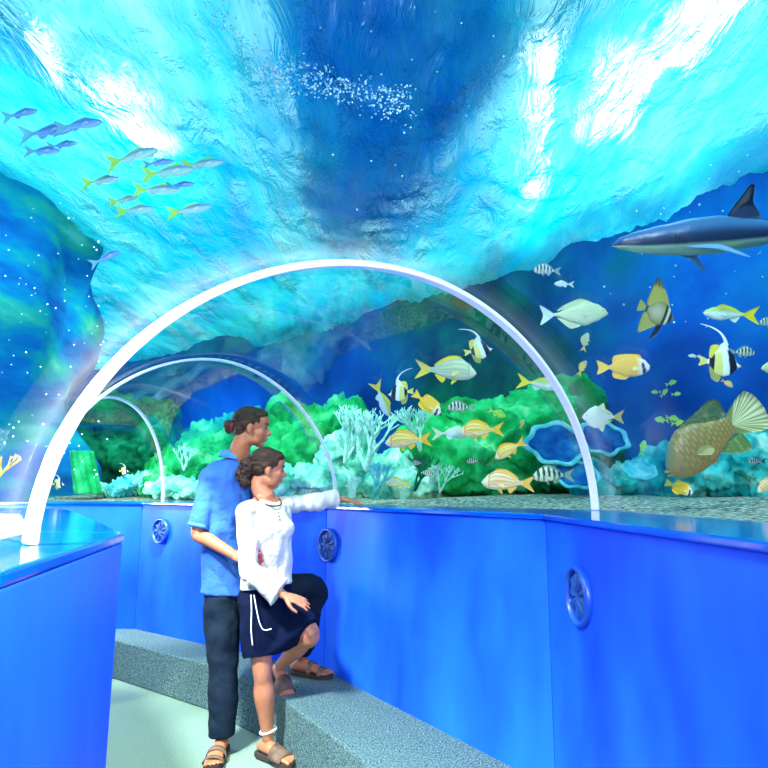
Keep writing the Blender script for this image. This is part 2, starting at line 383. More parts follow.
# water surface
vs, fs = [], []; nx, ny = 170, 170
for j in range(ny+1):
    for i in range(nx+1):
        x = -13+18.5*i/nx; y = -2.2+18*j/ny; q = V((x*1.1, y*.6, 0))
        dd = min((V((x, y))-(V(a)+(V(b)-V(a))*max(0, min(1, (V((x, y))-V(a)).dot(V(b)-V(a))/(V(b)-V(a)).length_squared)))).length for a, b in zip(TR[1:5], TR[2:6]))
        roll = max(0, min(1, 1-dd/.9)); q2 = V((x*2.2, y*2.2, 3))
        vs.append((x, y, ZS+.08*mn.noise(q)+.05*mn.noise(q*2.7)-.30*roll*roll+.12*roll*mn.noise(q2)+.05*mn.noise(q2*2)))
for j in range(ny):
    for i in range(nx): q = j*(nx+1)+i; fs.append((q, q+1, q+nx+2, q+nx+1))
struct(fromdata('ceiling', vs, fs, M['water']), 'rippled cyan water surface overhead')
# light blocker added over the water to keep the middle of the surface dark
blocker = [(-.85, 1.6), (-.72, 3.9), (-.92, 6.4), (-.6, 7.2), (.0, 6.9), (.62, 5.3), (.98, 3.9), (.78, 1.6)]
bm = bmesh.new(); prism(bm, blocker, ZS+.27, ZS+.5)
tag(frombm('light_blocker', bm, M['slab'], None, False), 'dark slab added above the water to shade its middle', 'blocker')
# floodlights hung over the water
def lamp(pa, pb, w, label, z=ZS+.30):
    a, b = atz(*pa, z), atz(*pb, z); c = (a+b)/2; root = empty('floodlight', c, label, 'lamp', 'floodlights hung over the water')
    d = (b-a); ln = d.length; d.normalize(); s = V((-d.y, d.x, 0))
    def box(hw, hl, z0, z1, name, m):
        bm = bmesh.new(); pts = [d*hl+s*hw, -d*hl+s*hw, -d*hl-s*hw, d*hl-s*hw]
        prism(bm, [(p.x, p.y) for p in pts], z0, z1); return frombm(name, bm, m, root, False)
    box(w/2+.03, ln/2+.03, .02, .10, 'housing', M['steel']); box(w/2, ln/2, -.02, .019, 'lamp_panel', M['lamp'])
lamp((36, 48), (56, 100), .13, 'leftmost floodlight glowing white through the water')
lamp((105, 95), (160, 175), .42, 'floodlight glowing white behind the school of slim fish')
lamp((547, 60), (531, 215), .16, 'long narrow floodlight streak above the near rib')
lamp((640, 60), (600, 150), .42, 'broad floodlight glow above the shark')
lamp((720, 5), (660, 80), .42, 'floodlight glow at the top right corner')
#@@SECTION REEF
def rock(name, blobs, m, label, cat='rock', amp=.22, sc=1.0, sub=4, base=None, fold=0):
    """blobs: px, py, Y, half width px, half height px, half depth m -- built as one closed lump"""
    bm = bmesh.new()
    for px, py, Y, wx, hz, dy in blobs:
        Y = Y*(.86 if px > 285 else 1); c = P(px, py, Y); k = Y/F
        ball(bm, c, (wx*k, dy, hz*k), None, sub)
    mx = max(b[3]*b[2]/F for b in blobs); f = 1.6/max(mx, .05)*sc
    def disp(co, nr):
        a = mn.fractal(co*f, .7, 2.2, 6)*amp*mx; a += .10*mx*abs(mn.noise(co*f*4+V((3, 1, 7))))-.16*mx*max(0, mn.noise(co*f*2.3)-.15)
        if fold: a += fold*mx*abs(sin(co.x*f*3+co.z*f*1.2))
        return nr*a
    vox = max(.010, min(.022, mx/28))
    o = remeshed(name, bm, vox, m, None, 1, disp)
    zb = min(v.co.z for v in o.data.vertices); c = P(blobs[0][0], blobs[0][1], blobs[0][2]*(.86 if blobs[0][0] > 285 else 1))
    base_at(o, (c.x, c.y, max(zb, L-.1))); tag(o, label, cat); return o
rock('reef_rock', [(110, 455, 8.3, 75, 62, .8), (60, 470, 8.0, 40, 60, .6), (160, 470, 8.2, 40, 40, .6)], M['reef_dark'], 'dark green rock face behind the far rib')
rock('reef_rock', [(185, 480, 6.6, 34, 26, .5), (215, 465, 6.7, 36, 36, .5), (245, 450, 6.8, 34, 36, .5)], M['reef_green'], 'bright green weedy reef slope left of the person in blue', amp=.35)
rock('reef_rock', [(300, 455, 7.4, 60, 48, .6), (265, 470, 7.2, 40, 36, .5), (330, 425, 7.5, 28, 26, .5)], M['reef_green'], 'green reef mound behind the couple\'s heads', amp=.3)
rock('reef_rock', [(300, 488, 5.6, 38, 14, .3), (272, 490, 5.6, 20, 12, .25), (325, 484, 5.7, 16, 14, .2)], M['reef_pale'], 'low pale encrusted rock right of the face of the person in white', amp=.4)
rock('reef_rock', [(175, 491, 6.0, 22, 10, .25), (205, 490, 6.0, 25, 12, .25)], M['reef_pale'], 'low pale rock on the gravel left of the person in blue', amp=.4)
rock('reef_rock', [(520, 450, 6.6, 78, 50, .6), (460, 468, 6.4, 50, 38, .5), (548, 412, 6.8, 42, 34, .5), (488, 420, 6.8, 40, 20, .4)], M['reef_green'], 'large green mound under the right side of the near rib', amp=.2)
rock('reef_rock', [(590, 465, 6.9, 30, 32, .4), (575, 430, 7.0, 22, 40, .4)], M['reef_dark'], 'dark green rock behind the blue plate coral')
rock('reef_rock', [(375, 475, 6.6, 44, 26, .4), (420, 480, 6.3, 30, 20, .4), (350, 455, 6.8, 30, 24, .4)], M['reef_pale'], 'pale cyan reef right of the middle rib', amp=.4)
rock('reef_rock', [(650, 478, 5.6, 50, 20, .4), (610, 482, 5.6, 28, 16, .3)], M['reef_teal'], 'low turquoise reef left of the big wrasse', amp=.35)
rock('reef_rock', [(735, 462, 5.2, 50, 34, .4), (700, 475, 5.1, 30, 24, .3), (765, 470, 5.0, 30, 34, .3)], M['reef_teal'], 'teal rock at the right edge below the big wrasse', amp=.3)
rock('coral_rock', [(145, 484, 6.4, 20, 9, .2), (125, 488, 6.3, 14, 7, .2)], M['coral_cyan'], 'small cyan coral lump inside the far rib', 'coral', amp=.4)
rock('coral_rock', [(110, 490, 6.3, 14, 6, .2)], M['reef_pale'], 'low pale coral lump beside the ribbed green pillar', 'coral', amp=.4)
def plate(px, py, Y, rx, tilt, label, m1='coral_blue', m2='coral_cyan'):
    Y *= .80; k = Y/F; r = rx*k; c = P(px, py, Y); root = empty('plate_coral', (c.x, c.y, c.z), label, 'coral', 'blue plate corals')
    n = 40; T = Matrix.Rotation(tilt, 3, 'X')
    def ring(prof, name, m):
        bm = bmesh.new(); rows = []
        for q, (rad, h) in enumerate(prof):
            rows.append([])
            for j in range(n):
                a = 2*pi*j/n; w = 1+.13*mn.noise(V((cos(a)*1.6, sin(a)*1.6, px)))+.05*sin(7*a+px)
                rows[-1].append(bm.verts.new(T @ V((rad*r*w*cos(a), rad*r*w*sin(a)*.8, h*r+.03*r*sin(6*a)*rad))))
        for p, q in zip(rows, rows[1:]+([rows[0]] if name == 'rim' else [])):
            for j in range(n): bm.faces.new((p[j], p[(j+1) % n], q[(j+1) % n], q[j]))
        if name != 'rim': bm.faces.new(rows[-1]); bm.faces.new(rows[0][::-1])
        return frombm(name, bm, m, root)
    ring([(.12, -.5), (.16, -.28), (.5, -.16), (.88, -.02), (.88, .02), (.5, -.06), (.05, -.1)], 'plate', M[m1])
    ring([(.84, -.04), (.9, -.07), (1.0, -.03), (1.02, .04), (.95, .08), (.86, .05), (.82, 0)], 'rim', M[m2])
plate(557, 444, 5.6, 31, R(62), 'upper blue plate coral with pale rim right of the near rib fish')
plate(602, 438, 5.9, 26, R(58), 'blue plate coral partly behind the near rib foot')
plate(575, 474, 5.5, 24, R(50), 'lower plate coral above the gravel by the rib foot', 'coral_blue')
plate(640, 470, 5.3, 17, R(50), 'small turquoise plate coral left of the big wrasse', 'coral_cyan')
# ribbed pillar
def pillar():
    Y = 6.0; b = P(88, 494, Y); t = P(82, 451, Y); k = Y/F; bm = bmesh.new(); rows = []; n = 60
    for i in range(13):
        f = i/12; c = b.lerp(t, f); rad = 10.5*k*(1-.10*f)
        rows.append([bm.verts.new(c+V((cos(2*pi*j/n), sin(2*pi*j/n), 0))*rad*(1+.22*abs(sin(9*2*pi*j/n/2+1.5*f))+.05*mn.noise(V((j*.3, f*5, 0))))+V((0, 0, .012*mn.noise(V((j*.6, f, 2)))))) for j in range(n)])
    for p, q in zip(rows, rows[1:]):
        for j in range(n): bm.faces.new((p[j], p[(j+1) % n], q[(j+1) % n], q[j]))
    bm.faces.new(rows[0][::-1]); bm.faces.new(rows[-1])
    o = frombm('sponge_pillar', bm, M['reef_green']); base_at(o, b); tag(o, 'upright ribbed green sponge pillar inside the far rib', 'sponge')
pillar()
def branching(px, py, Y, hpx, m, label, seed, spread=.7, depth=4):
    rnd = random.Random(seed); Y = Y*(.83 if px > 285 else 1); k = Y/F; base = P(px, py, Y); bm = bmesh.new(); h = hpx*k
    def grow(p, d, ln, r, lv):
        q = p+d*ln; tube(bm, [(p, r), (q, r*.7)], 5, 1)
        if lv == 0: return
        for _ in range(3 if lv > 1 else 2):
            nd = (d+V((rnd.uniform(-1, 1), rnd.uniform(-.6, .6), rnd.uniform(-.3, .8)))*spread).normalized()
            grow(q, nd, ln*rnd.uniform(.6, .85), r*.68, lv-1)
    for _ in range(3): grow(base, V((rnd.uniform(-.6, .6), rnd.uniform(-.4, .4), 1)).normalized(), h*.34, h*.045, depth)
    o = frombm('branching_coral', bm, m); base_at(o, base); tag(o, label, 'coral', 'branching corals'); return o
branching(366, 470, 5.9, 62, M['coral_pale'], 'tall pale branching coral right of the middle rib', 1)
branching(345, 462, 6.1, 52, M['coral_pale'], 'pale branching coral touching the middle rib', 2)
branching(420, 450, 6.0, 45, M['coral_pale'], 'pale cyan branching coral behind the leftmost striped grunt', 3)
branching(184, 470, 6.1, 26, M['coral_pale'], 'small pale branching coral left of the blue polo shoulder', 4)
branching(415, 490, 5.6, 36, M['reef_dark'], 'dark branching coral low beside the gravel', 5)
branching(372, 497, 5.4, 34, M['coral_cyan'], 'cyan branching coral rising from the gravel by the person in white\'s hand', 6)
branching(440, 492, 5.6, 30, M['coral_pale'], 'low pale branching coral left of the orange grunts', 7)
branching(355, 497, 5.2, 20, M['coral_pale'], 'short white coral tuft beyond the fingers of the person in white', 8)
branching(-6, 484, 2.6, 34, M['coral_yellow'], 'yellow coral sprig at the left edge', 9, .6, 3)
# bubbles
def bubbles(name, label, boxes, seed):
    rnd = random.Random(seed); bm = bmesh.new()
    for (x0, y0, x1, y1, Ya, Yb, n, ra, rb) in boxes:
        for _ in range(n):
            t = rnd.random(); px = x0+(x1-x0)*t+rnd.gauss(0, 5); py = y0+(y1-y0)*t+rnd.gauss(0, 9); Y = rnd.uniform(Ya, Yb)
            c = P(px, py, Y)
            if c.z > ZS-.2: c = EYE+(c-EYE)*((ZS-.25-H)/(c.z-H))
            ball(bm, c, rnd.uniform(ra, rb)*c.y/F, None, 1)
    o = frombm(name, bm, M['bubble']); tag(o, label, 'bubbles', None, 'stuff')
M['bubble'] = mat('bubble', (.65, .95, 1), .15, spec=1)
rr = random.Random(3)
bubbles('bubble_stream', 'streak of tiny pale bubbles drifting across the dark water overhead',
        [(205, 0, 262, 70, 2.4, 3.0, 130, .4, 1.4), (262, 68, 412, 106, 2.6, 3.6, 320, .5, 1.8), (262, 60, 290, 90, 2.6, 3.4, 90, .5, 2.0), (300, 75, 412, 105, 2.6, 3.4, 160, .4, 1.2)], 4)
def scatter(name, label, x0, y0, x1, y1, Ya, Yb, n, ra, rb, seed):
    rnd = random.Random(seed); bm = bmesh.new()
    for _ in range(n):
        c = P(rnd.uniform(x0, x1), rnd.uniform(y0, y1), rnd.uniform(Ya, Yb))
        if c.z > ZS-.3: continue
        ball(bm, c, rnd.uniform(ra, rb)*c.y/F, None, 1)
    tag(frombm(name, bm, M['bubble']), label, 'bubbles', None, 'stuff')
scatter('floating_specks', 'loose pale specks in the water above the shark', 560, 150, 768, 330, 3, 5, 60, .4, 1.4, 1)
scatter('floating_specks', 'loose pale specks in the dark water overhead', 290, 0, 540, 230, 2.2, 3.6, 70, .4, 1.3, 2)
scatter('floating_specks', 'loose pale specks in the left water', 0, 200, 110, 480, 1.8, 3.2, 90, .4, 1.1, 3)
#@@SECTION FISH
def lerp_prof(prof, t):
    for (a, *x), (b, *y) in zip(prof, prof[1:]):
        if a <= t <= b:
            f = (t-a)/(b-a) if b > a else 0; f2 = f*f*(3-2*f)*.5+f*.5
            return [p+(q-p)*f2 for p, q in zip(x, y)]
    return list(prof[-1][1:])
def mixc(a, b, t): t = max(0, min(1, t)); return tuple(p+(q-p)*t for p, q in zip(a, b))
def setcol(me, cols):
    ca = me.color_attributes.new('Col', 'FLOAT_COLOR', 'POINT')
    ca.data.foreach_set('color', [x for c in cols for x in (*c, 1)])
def fish_body(root, prof, width, col, bend=0, nt_=56, seg=28):
    """prof: (t from snout, top, bottom) in body lengths; x runs +.5 (snout) to -.5+tail"""
    vs, fs, cs = [], [], []
    x1 = root['xt'] if 'xt' in root else -.30
    for i in range(nt_+1):
        t = i/nt_; te = t; top, bot = lerp_prof(prof, te); x = .5+(x1-.5)*te
        cz = (top+bot)/2; h = max((top-bot)/2, .003)
        w = max(width*(sin(pi*min(1, te**.62))**.7 if te < 1 else 0), .004)*1.0
        w = min(w, h*.95) if te > .02 else .004
        for j in range(seg):
            a = 2*pi*j/seg; v = sin(a)
            vs.append((x, w*math.copysign(abs(cos(a))**.9, cos(a)), cz+h*v)); cs.append(col(te, v))
    for i in range(nt_):
        for j in range(seg): q = i*seg+j; r_ = i*seg+(j+1) % seg; fs.append((q, r_, r_+seg, q+seg))
    vs.append((.502, 0, (prof[0][1]+prof[0][2])/2)); cs.append(col(0, 0)); k = len(vs)-1
    for j in range(seg): fs.append((k, (j+1) % seg, j))
    vs.append((x1-.004, 0, (prof[-1][1]+prof[-1][2])/2)); cs.append(col(1, 0)); k = len(vs)-1; b0 = nt_*seg
    for j in range(seg): fs.append((k, b0+j, b0+(j+1) % seg))
    me = bpy.data.meshes.new('body'); me.from_pydata(vs, [], fs); me.update(); setcol(me, cs); link('body', me, M['fish'], root)
def fin(root, name, pts, col, y=0, th=.006, splay=0, rays=0, label=None, hinge=None):
    """pts: outline (x,z). first point is the hinge end; fanned mesh, double sided"""
    n = len(pts); cx = sum(p[0] for p in pts)/n; cz = sum(p[1] for p in pts)/n
    P2 = []
    for i in range(n):                                   # rounded outline
        a, b, c, d = (V(pts[(i+q) % n]) for q in (-1, 0, 1, 2))
        for k in range(5):
            t = k/5; P2.append(tuple((b*(1-t)+c*t)*.35+.65*.5*((2*b)+(c-a)*t+(2*a-5*b+4*c-d)*t*t+(b*3-a-c*3+d)*t**3)))
    hx, hz = hinge or (cx, cz); vs, fs, cs = [], [], []; R_ = 5; N = len(P2)
    for s in (1, -1):
        for r in range(R_+1):
            f = r/R_
            for k, (x, z) in enumerate(P2):
                X, Z = hx+(x-hx)*f, hz+(z-hz)*f; e = th*(1-f)+.0012
                an = math.atan2(z-hz, x-hx); rip = (.004*sin(an*rays) if rays else 0)*f
                off = splay*abs(Z-pts[0][1])+splay*.6*abs(X-pts[0][0])
                vs.append((X, y+s*e+rip+(off if y >= 0 else -off), Z)); c = col(X, Z, an, f) if callable(col) else col
                cs.append(c)
    for si, s in enumerate((1, -1)):
        o = si*(R_+1)*N
        for r in range(R_):
            for k in range(N):
                q = (o+r*N+k, o+r*N+(k+1) % N, o+(r+1)*N+(k+1) % N, o+(r+1)*N+k); fs.append(q if s > 0 else q[::-1])
    for k in range(N):
        a = R_*N+k; b = R_*N+(k+1) % N; c = (R_+1)*N; fs.append((b, a, a+c, b+c))
    me = bpy.data.meshes.new(name); me.from_pydata(vs, [], fs); me.update(); setcol(me, cs)
    o = link(name, me, M['fish'], root)
    if label: o['label'] = label
    return o
def eyes(root, x, z, w, r, ring=(.75, .7, .3)):
    for s in (1, -1):
        bm = bmesh.new(); ball(bm, (x, s*w, z), (r, r*.45, r), None, 2)
        me = bpy.data.meshes.new('eye'); bm.to_mesh(me); bm.free()
        setcol(me, [(.005, .005, .005) if math.hypot(v.co.x-x, v.co.z-z) < r*.62 else ring for v in me.vertices]); link('eye', me, M['fish'], root)
def new_proto(name, xt=-.30):
    root = bpy.data.objects.new(name, None); C.objects.link(root); root.empty_display_size = .1; root['xt'] = xt; return root
def forked(xt, span, depth=.10, base=.03):
    return [(xt+.03, base), (-.5, span), (-.47, span*.62), (xt-.5*(xt+.5)-.0+depth*.1, 0), (-.47, -span*.62), (-.5, -span), (xt+.03, -base)]
PR = {}
def fusilier(name, cb, ct, ctail, deep=.13):
    r = new_proto(name, -.27)
    pr = [(0, .0, -.01), (.08, deep*.45, -deep*.45), (.25, deep*.85, -deep*.85), (.42, deep, -deep*.98), (.7, deep*.68, -deep*.62), (.9, .035, -.032), (1, .026, -.026)]
    def col(t, v):
        c = mixc(cb, ct, (v-.05)*3); return mixc(c, ctail, (t-.72)*5) if v > -.3+(.9-t)*3 else mixc(c, ctail, (t-.9)*8)
    fish_body(r, pr, .06, col)
    fin(r, 'tail_fin', forked(-.27, .17), ctail, rays=14)
    fin(r, 'dorsal_fin', [(.25, deep*.85), (.16, deep+.04), (-.05, deep*.7+.02), (-.16, deep*.35), (-.05, deep*.5)], ctail)
    fin(r, 'anal_fin', [(.02, -deep*.7), (-.08, -deep-.02), (-.16, -deep*.35)], cb)
    for s in (1, -1): fin(r, 'pectoral_fin', [(.27, 0), (.14, -.05), (.12, -.02), (.2, .02)], mixc(cb, (1, 1, 1), .3), y=.05*s, splay=.25)
    eyes(r, .43, .02, .03, .018); return r
PR['fus'] = fusilier('fusilier_fish', (.62, .85, .78), (.42, .62, .12), (.80, .72, .02))
PR['scad'] = fusilier('scad_fish', (.26, .60, .62), (.16, .34, .60), (.35, .70, .12), .095)
PR['bluescad'] = fusilier('blue_scad_fish', (.16, .40, .80), (.10, .22, .68), (.16, .50, .70), .095)
PR['pale'] = fusilier('pale_fish', (.75, .90, .80), (.60, .80, .62), (.65, .80, .55), .15)
PR['tinygreen'] = fusilier('green_chromis', (.42, .80, .10), (.30, .70, .05), (.50, .75, .05), .20)
def grunt(name, cb, cs, cf, bars=False):
    r = new_proto(name, -.28)
    pr = [(0, -.03, -.05), (.06, .03, -.10), (.16, .12, -.145), (.32, .195, -.16), (.5, .19, -.155), (.75, .105, -.10), (.92, .042, -.045), (1, .036, -.036)]
    def col(t, v):
        if bars:
            b = sin(t*pi*2*6.2+.8+v*.35); c = cs if b > .1 else cb
            return mixc(c, (.85, .9, .8), -v*.5)
        st = sin((v*4.2+.5*t)*pi*1.15); c = cs if st > .35 and .12 < t < .97 else cb
        if t < .16: c = mixc(cb, (.85, .82, .7), .5)
        if .15 < t < .18 and not bars: c = cs
        return mixc(c, (.9, .85, .7), -v*.6)
    fish_body(r, pr, .075, col, seg=36)
    fin(r, 'tail_fin', forked(-.28, .16, base=.036), cf, rays=14)
    fin(r, 'dorsal_fin', [(.30, .13), (.22, .235), (.05, .235), (-.12, .15), (-.2, .07), (-.1, .06), (.1, .12)], cf, rays=30)
    fin(r, 'anal_fin', [(.0, -.12), (-.05, -.21), (-.13, -.15), (-.18, -.07)], cf)
    fin(r, 'pelvic_fin', [(.22, -.13), (.10, -.235), (.09, -.2), (.13, -.13)], cf)
    for s in (1, -1): fin(r, 'pectoral_fin', [(.24, -.03), (.10, -.10), (.08, -.05), (.18, -.005)], mixc(cf, (1, 1, .6), .3), y=.068*s, splay=.3)
    eyes(r, .39, .005, .042, .024); return r
PR['grunt'] = grunt('striped_grunt', (.78, .78, .20), (.85, .36, .03), (.85, .50, .02))
PR['grunt2'] = grunt('pale_striped_grunt', (.86, .80, .52), (.90, .38, .10), (.90, .55, .12))
PR['porkfish'] = grunt('yellow_grey_grunt', (.62, .74, .38), (.35, .55, .40), (.82, .70, .02))
PR['sergeant'] = grunt('barred_sergeant_fish', (.60, .78, .60), (.01, .05, .05), (.25, .40, .32), True)
PR['darkbar'] = grunt('dark_barred_damsel', (.35, .50, .50), (.0, .015, .03), (.03, .06, .08), True)
def rabbit():
    r = new_proto('foxface_rabbitfish', -.32)
    pr = [(0, -.012, -.03), (.08, .03, -.06), (.2, .13, -.14), (.4, .175, -.175), (.62, .17, -.17), (.82, .10, -.10), (.95, .035, -.035), (1, .03, -.03)]
    def col(t, v):
        if t < .10: return (.02, .02, .04)
        if t < .20+.05*v: return (.85, .88, .85)
        if t < .27+.03*v and v < .5: return (.02, .02, .04)
        if t < .38: return mixc((.9, .9, .75), (.9, .62, .02), (t-.27)*9)
        return mixc((.90, .62, .02), (.85, .45, .01), v*.5+.3)
    fish_body(r, pr, .06, col)
    y = (.92, .66, .02)
    fin(r, 'tail_fin', [(-.29, .03), (-.5, .13), (-.47, 0), (-.5, -.13), (-.29, -.03)], y, rays=12)
    fin(r, 'dorsal_fin', [(.30, .12), (.25, .22), (0, .235), (-.2, .20), (-.22, .08), (0, .12)], y, rays=30)
    fin(r, 'anal_fin', [(.1, -.13), (0, -.225), (-.2, -.19), (-.22, -.08)], y, rays=20)
    for s in (1, -1): fin(r, 'pectoral_fin', [(.24, -.02), (.12, -.07), (.1, -.02), (.18, .02)], (.9, .85, .4), y=.055*s, splay=.3)
    eyes(r, .37, .035, .035, .022); return r
PR['rabbit'] = rabbit()
def surgeon(name, c1, c2, cf, deep=.19, tail=.15):
    r = new_proto(name, -.31)
    pr = [(0, .0, -.02), (.07, .07, -.06), (.2, .14*deep/.19, -.12*deep/.19), (.42, deep, -deep*.95), (.7, deep*.55, -deep*.6), (.93, .025, -.025), (1, .022, -.022)]
    fish_body(r, pr, .055, lambda t, v: mixc(c1, c2, v*.6+.3))
    fin(r, 'tail_fin', [(-.30, .022), (-.5, tail), (-.455, 0), (-.5, -tail), (-.30, -.022)], cf, rays=12)
    fin(r, 'dorsal_fin', [(.28, deep*.8), (.1, deep+.035), (-.15, deep*.55+.03), (-.25, .05), (0, deep*.6)], c2, rays=30)
    fin(r, 'anal_fin', [(.12, -deep*.8), (-.05, -deep-.025), (-.18, -deep*.45-.03), (-.25, -.04)], c1, rays=20)
    for s in (1, -1): fin(r, 'pectoral_fin', [(.25, .0), (.15, -.05), (.13, .0), (.2, .03)], c1, y=.05*s, splay=.3)
    eyes(r, .41, .03, .035, .018); return r
PR['unicorn'] = surgeon('pale_surgeonfish', (.55, .72, .42), (.45, .62, .30), (.50, .70, .62))
def moony():
    r = new_proto('silver_moony_fish', -.28)
    pr = [(0, .0, -.02), (.08, .09, -.08), (.25, .21, -.22), (.42, .27, -.27), (.6, .20, -.22), (.85, .06, -.06), (1, .028, -.028)]
    fish_body(r, pr, .055, lambda t, v: mixc((.80, .92, .82), (.62, .82, .72), v))
    y = (.75, .66, .05)
    fin(r, 'tail_fin', [(-.26, .03), (-.5, .17), (-.43, 0), (-.5, -.17), (-.26, -.03)], y, rays=12)
    fin(r, 'dorsal_fin', [(.12, .24), (-.02, .34), (-.02, .22), (-.22, .09), (-.2, .05), (.02, .18)], (.75, .8, .5))
    fin(r, 'anal_fin', [(.12, -.24), (0, -.36), (-.02, -.22), (-.22, -.08), (-.1, -.1)], (.75, .85, .6))
    eyes(r, .40, .03, .035, .026); return r
PR['moony'] = moony()
def idol():
    r = new_proto('moorish_idol', -.30)
    pr = [(0, -.05, -.075), (.10, -.02, -.10), (.16, .03, -.15), (.28, .21, -.26), (.5, .31, -.31), (.72, .25, -.27), (.9, .07, -.09), (1, .035, -.04)]
    def col(t, v):
        if t < .06: return (.75, .5, .1)
        if t < .15: return (.85, .92, .9)
        if .17 < t-.10*v*.6 < .40: return (.008, .012, .02)
        if t-.06*v < .58: return (.80, .95, .95)
        if t < .80: return (.72, .80, .22) if v < .9 else (.9, .9, .7)
        if t < .93: return (.01, .015, .02)
        return (.8, .85, .75)
    fish_body(r, pr, .05, col)
    fin(r, 'tail_fin', [(-.28, .035), (-.48, .11), (-.45, 0), (-.48, -.11), (-.28, -.04)], (.75, .72, .15), rays=10)
    fin(r, 'dorsal_fin', [(.20, .20), (.14, .38), (.09, .46), (-.04, .36), (-.10, .26), (.05, .2)], (.85, .97, .95))
    bm = bmesh.new(); tube(bm, [((.12, -.0, .36), .055, .008), ((.07, 0, .50), .035, .007), ((-.05, 0, .64), .022, .006), ((-.26, 0, .74), .015, .005), ((-.50, 0, .79), .006, .003)], 10, 4)
    o = frombm('trailing_filament', bm, M['fish'], r); setcol(o.data, [(.85, .97, .95)]*len(o.data.vertices))
    fin(r, 'rear_fin', [(.0, .29), (-.10, .38), (-.24, .33), (-.26, .09), (-.1, .1)], (.78, .76, .08), rays=14, label='yellow rear fin')
    fin(r, 'anal_fin', [(.05, -.28), (-.02, -.44), (-.18, -.36), (-.25, -.10), (-.05, -.15)], (.35, .40, .12), rays=12)
    eyes(r, .36, .02, .03, .02, (.8, .5, .1)); return r
PR['idol'] = idol()
def bat():
    r = new_proto('batfish', -.30)
    pr = [(0, .0, -.03), (.07, .08, -.09), (.22, .22, -.22), (.45, .31, -.30), (.7, .27, -.27), (.9, .10, -.10), (1, .045, -.045)]
    def col(t, v):
        if .10 < t < .20 or .30 < t < .38: return (.02, .035, .02)
        if .20 <= t <= .30: return (.55, .62, .42)
        if t > .92: return (.03, .04, .02)
        d = math.hypot((t-.62)*1.5, v*.6); return mixc((.42, .44, .30), (.20, .24, .07), d*2-.2)
    fish_body(r, pr, .055, col)
    def fc(x, z, a, f): return (.34, .38, .07) if abs(z) < .62 else (.12, .14, .03)
    fin(r, 'dorsal_fin', [(.32, .18), (.14, .48), (-.10, .72), (-.27, .80), (-.31, .5), (-.3, .1), (0, .1)], fc, rays=26)
    fin(r, 'anal_fin', [(.15, -.26), (-.1, -.5), (-.27, -.64), (-.32, -.4), (-.3, -.1), (0, -.1)], fc, rays=26)
    fin(r, 'pelvic_fin', [(.28, -.2), (.22, -.5), (.06, -.75), (.08, -.55), (.15, -.24)], (.015, .02, .01))
    fin(r, 'tail_fin', [(-.28, .045), (-.48, .15), (-.5, 0), (-.48, -.15), (-.28, -.045)], (.30, .34, .06), rays=12)
    eyes(r, .40, .05, .035, .028); return r
PR['bat'] = bat()
def wrasse():
    r = new_proto('humphead_wrasse', -.22)
    pr = [(0, -.045, -.075), (.04, .01, -.13), (.10, .075, -.175), (.22, .165, -.205), (.38, .225, -.215), (.55, .21, -.205), (.75, .14, -.14), (.92, .088, -.084), (1, .085, -.08)]
    def col(t, v):
        if t < .22:
            c = mixc((.28, .22, .05), (.16, .22, .08), v)
            if math.hypot((t-.15)*3, v+.25) < .09: c = (.22, .10, .40)
            return c
        g = abs(sin(t*62))*abs(sin(v*7+(int(t*62/pi) % 2)*1.57)); c = mixc((.17, .155, .035), (.32, .27, .08), g)
        return mixc(c, (.40, .22, .06), -v*.5)
    fish_body(r, pr, .085, col, nt_=130, seg=64)
    def tf(x, z, a, f): return (.70, .80, .50) if abs(sin(a*26)) > .72 else (.18, .28, .08)
    fin(r, 'tail_fin', [(-.19, .085), (-.34, .17), (-.45, .20), (-.50, .12), (-.515, 0), (-.50, -.12), (-.45, -.20), (-.34, -.17), (-.19, -.08)], tf, rays=24, hinge=(-.2, 0))
    fin(r, 'dorsal_fin', [(.28, .16), (.20, .24), (.0, .27), (-.14, .30), (-.22, .26), (-.21, .11), (-.12, .09), (.1, .16)], lambda x, z, a, f: (.05, .12, .05) if abs(sin(x*60)) > .3 else (.14, .22, .07), rays=30)
    fin(r, 'anal_fin', [(.0, -.16), (-.12, -.26), (-.24, -.27), (-.23, -.10), (-.12, -.10)], lambda x, z, a, f: (.10, .22, .06) if abs(sin(x*60)) > .3 else (.25, .35, .12), rays=20)
    fin(r, 'pelvic_fin', [(.22, -.16), (.10, -.225), (.09, -.2), (.14, -.15)], (.65, .22, .05))
    for s in (1, -1): fin(r, 'pectoral_fin', [(.22, -.03), (.12, -.09), (.07, -.06), (.10, .01), (.18, .02)], (.35, .40, .15), y=.078*s, splay=.3, rays=16)
    eyes(r, .385, .05, .05, .016, (.6, .5, .2)); 
    bm = bmesh.new()
    for z, s in ((-.055, 1), (-.095, .85)): tube(bm, [((.43, -.035*s, z-.01), .012), ((.49, -.02*s, z), .015), ((.508, 0, z+.002), .016), ((.49, .02*s, z), .015), ((.43, .035*s, z-.01), .012)], 8, 3)
    o = frombm('lips', bm, M['fish'], r); setcol(o.data, [(.22, .26, .12)]*len(o.data.vertices)); return r
PR['wrasse'] = wrasse()
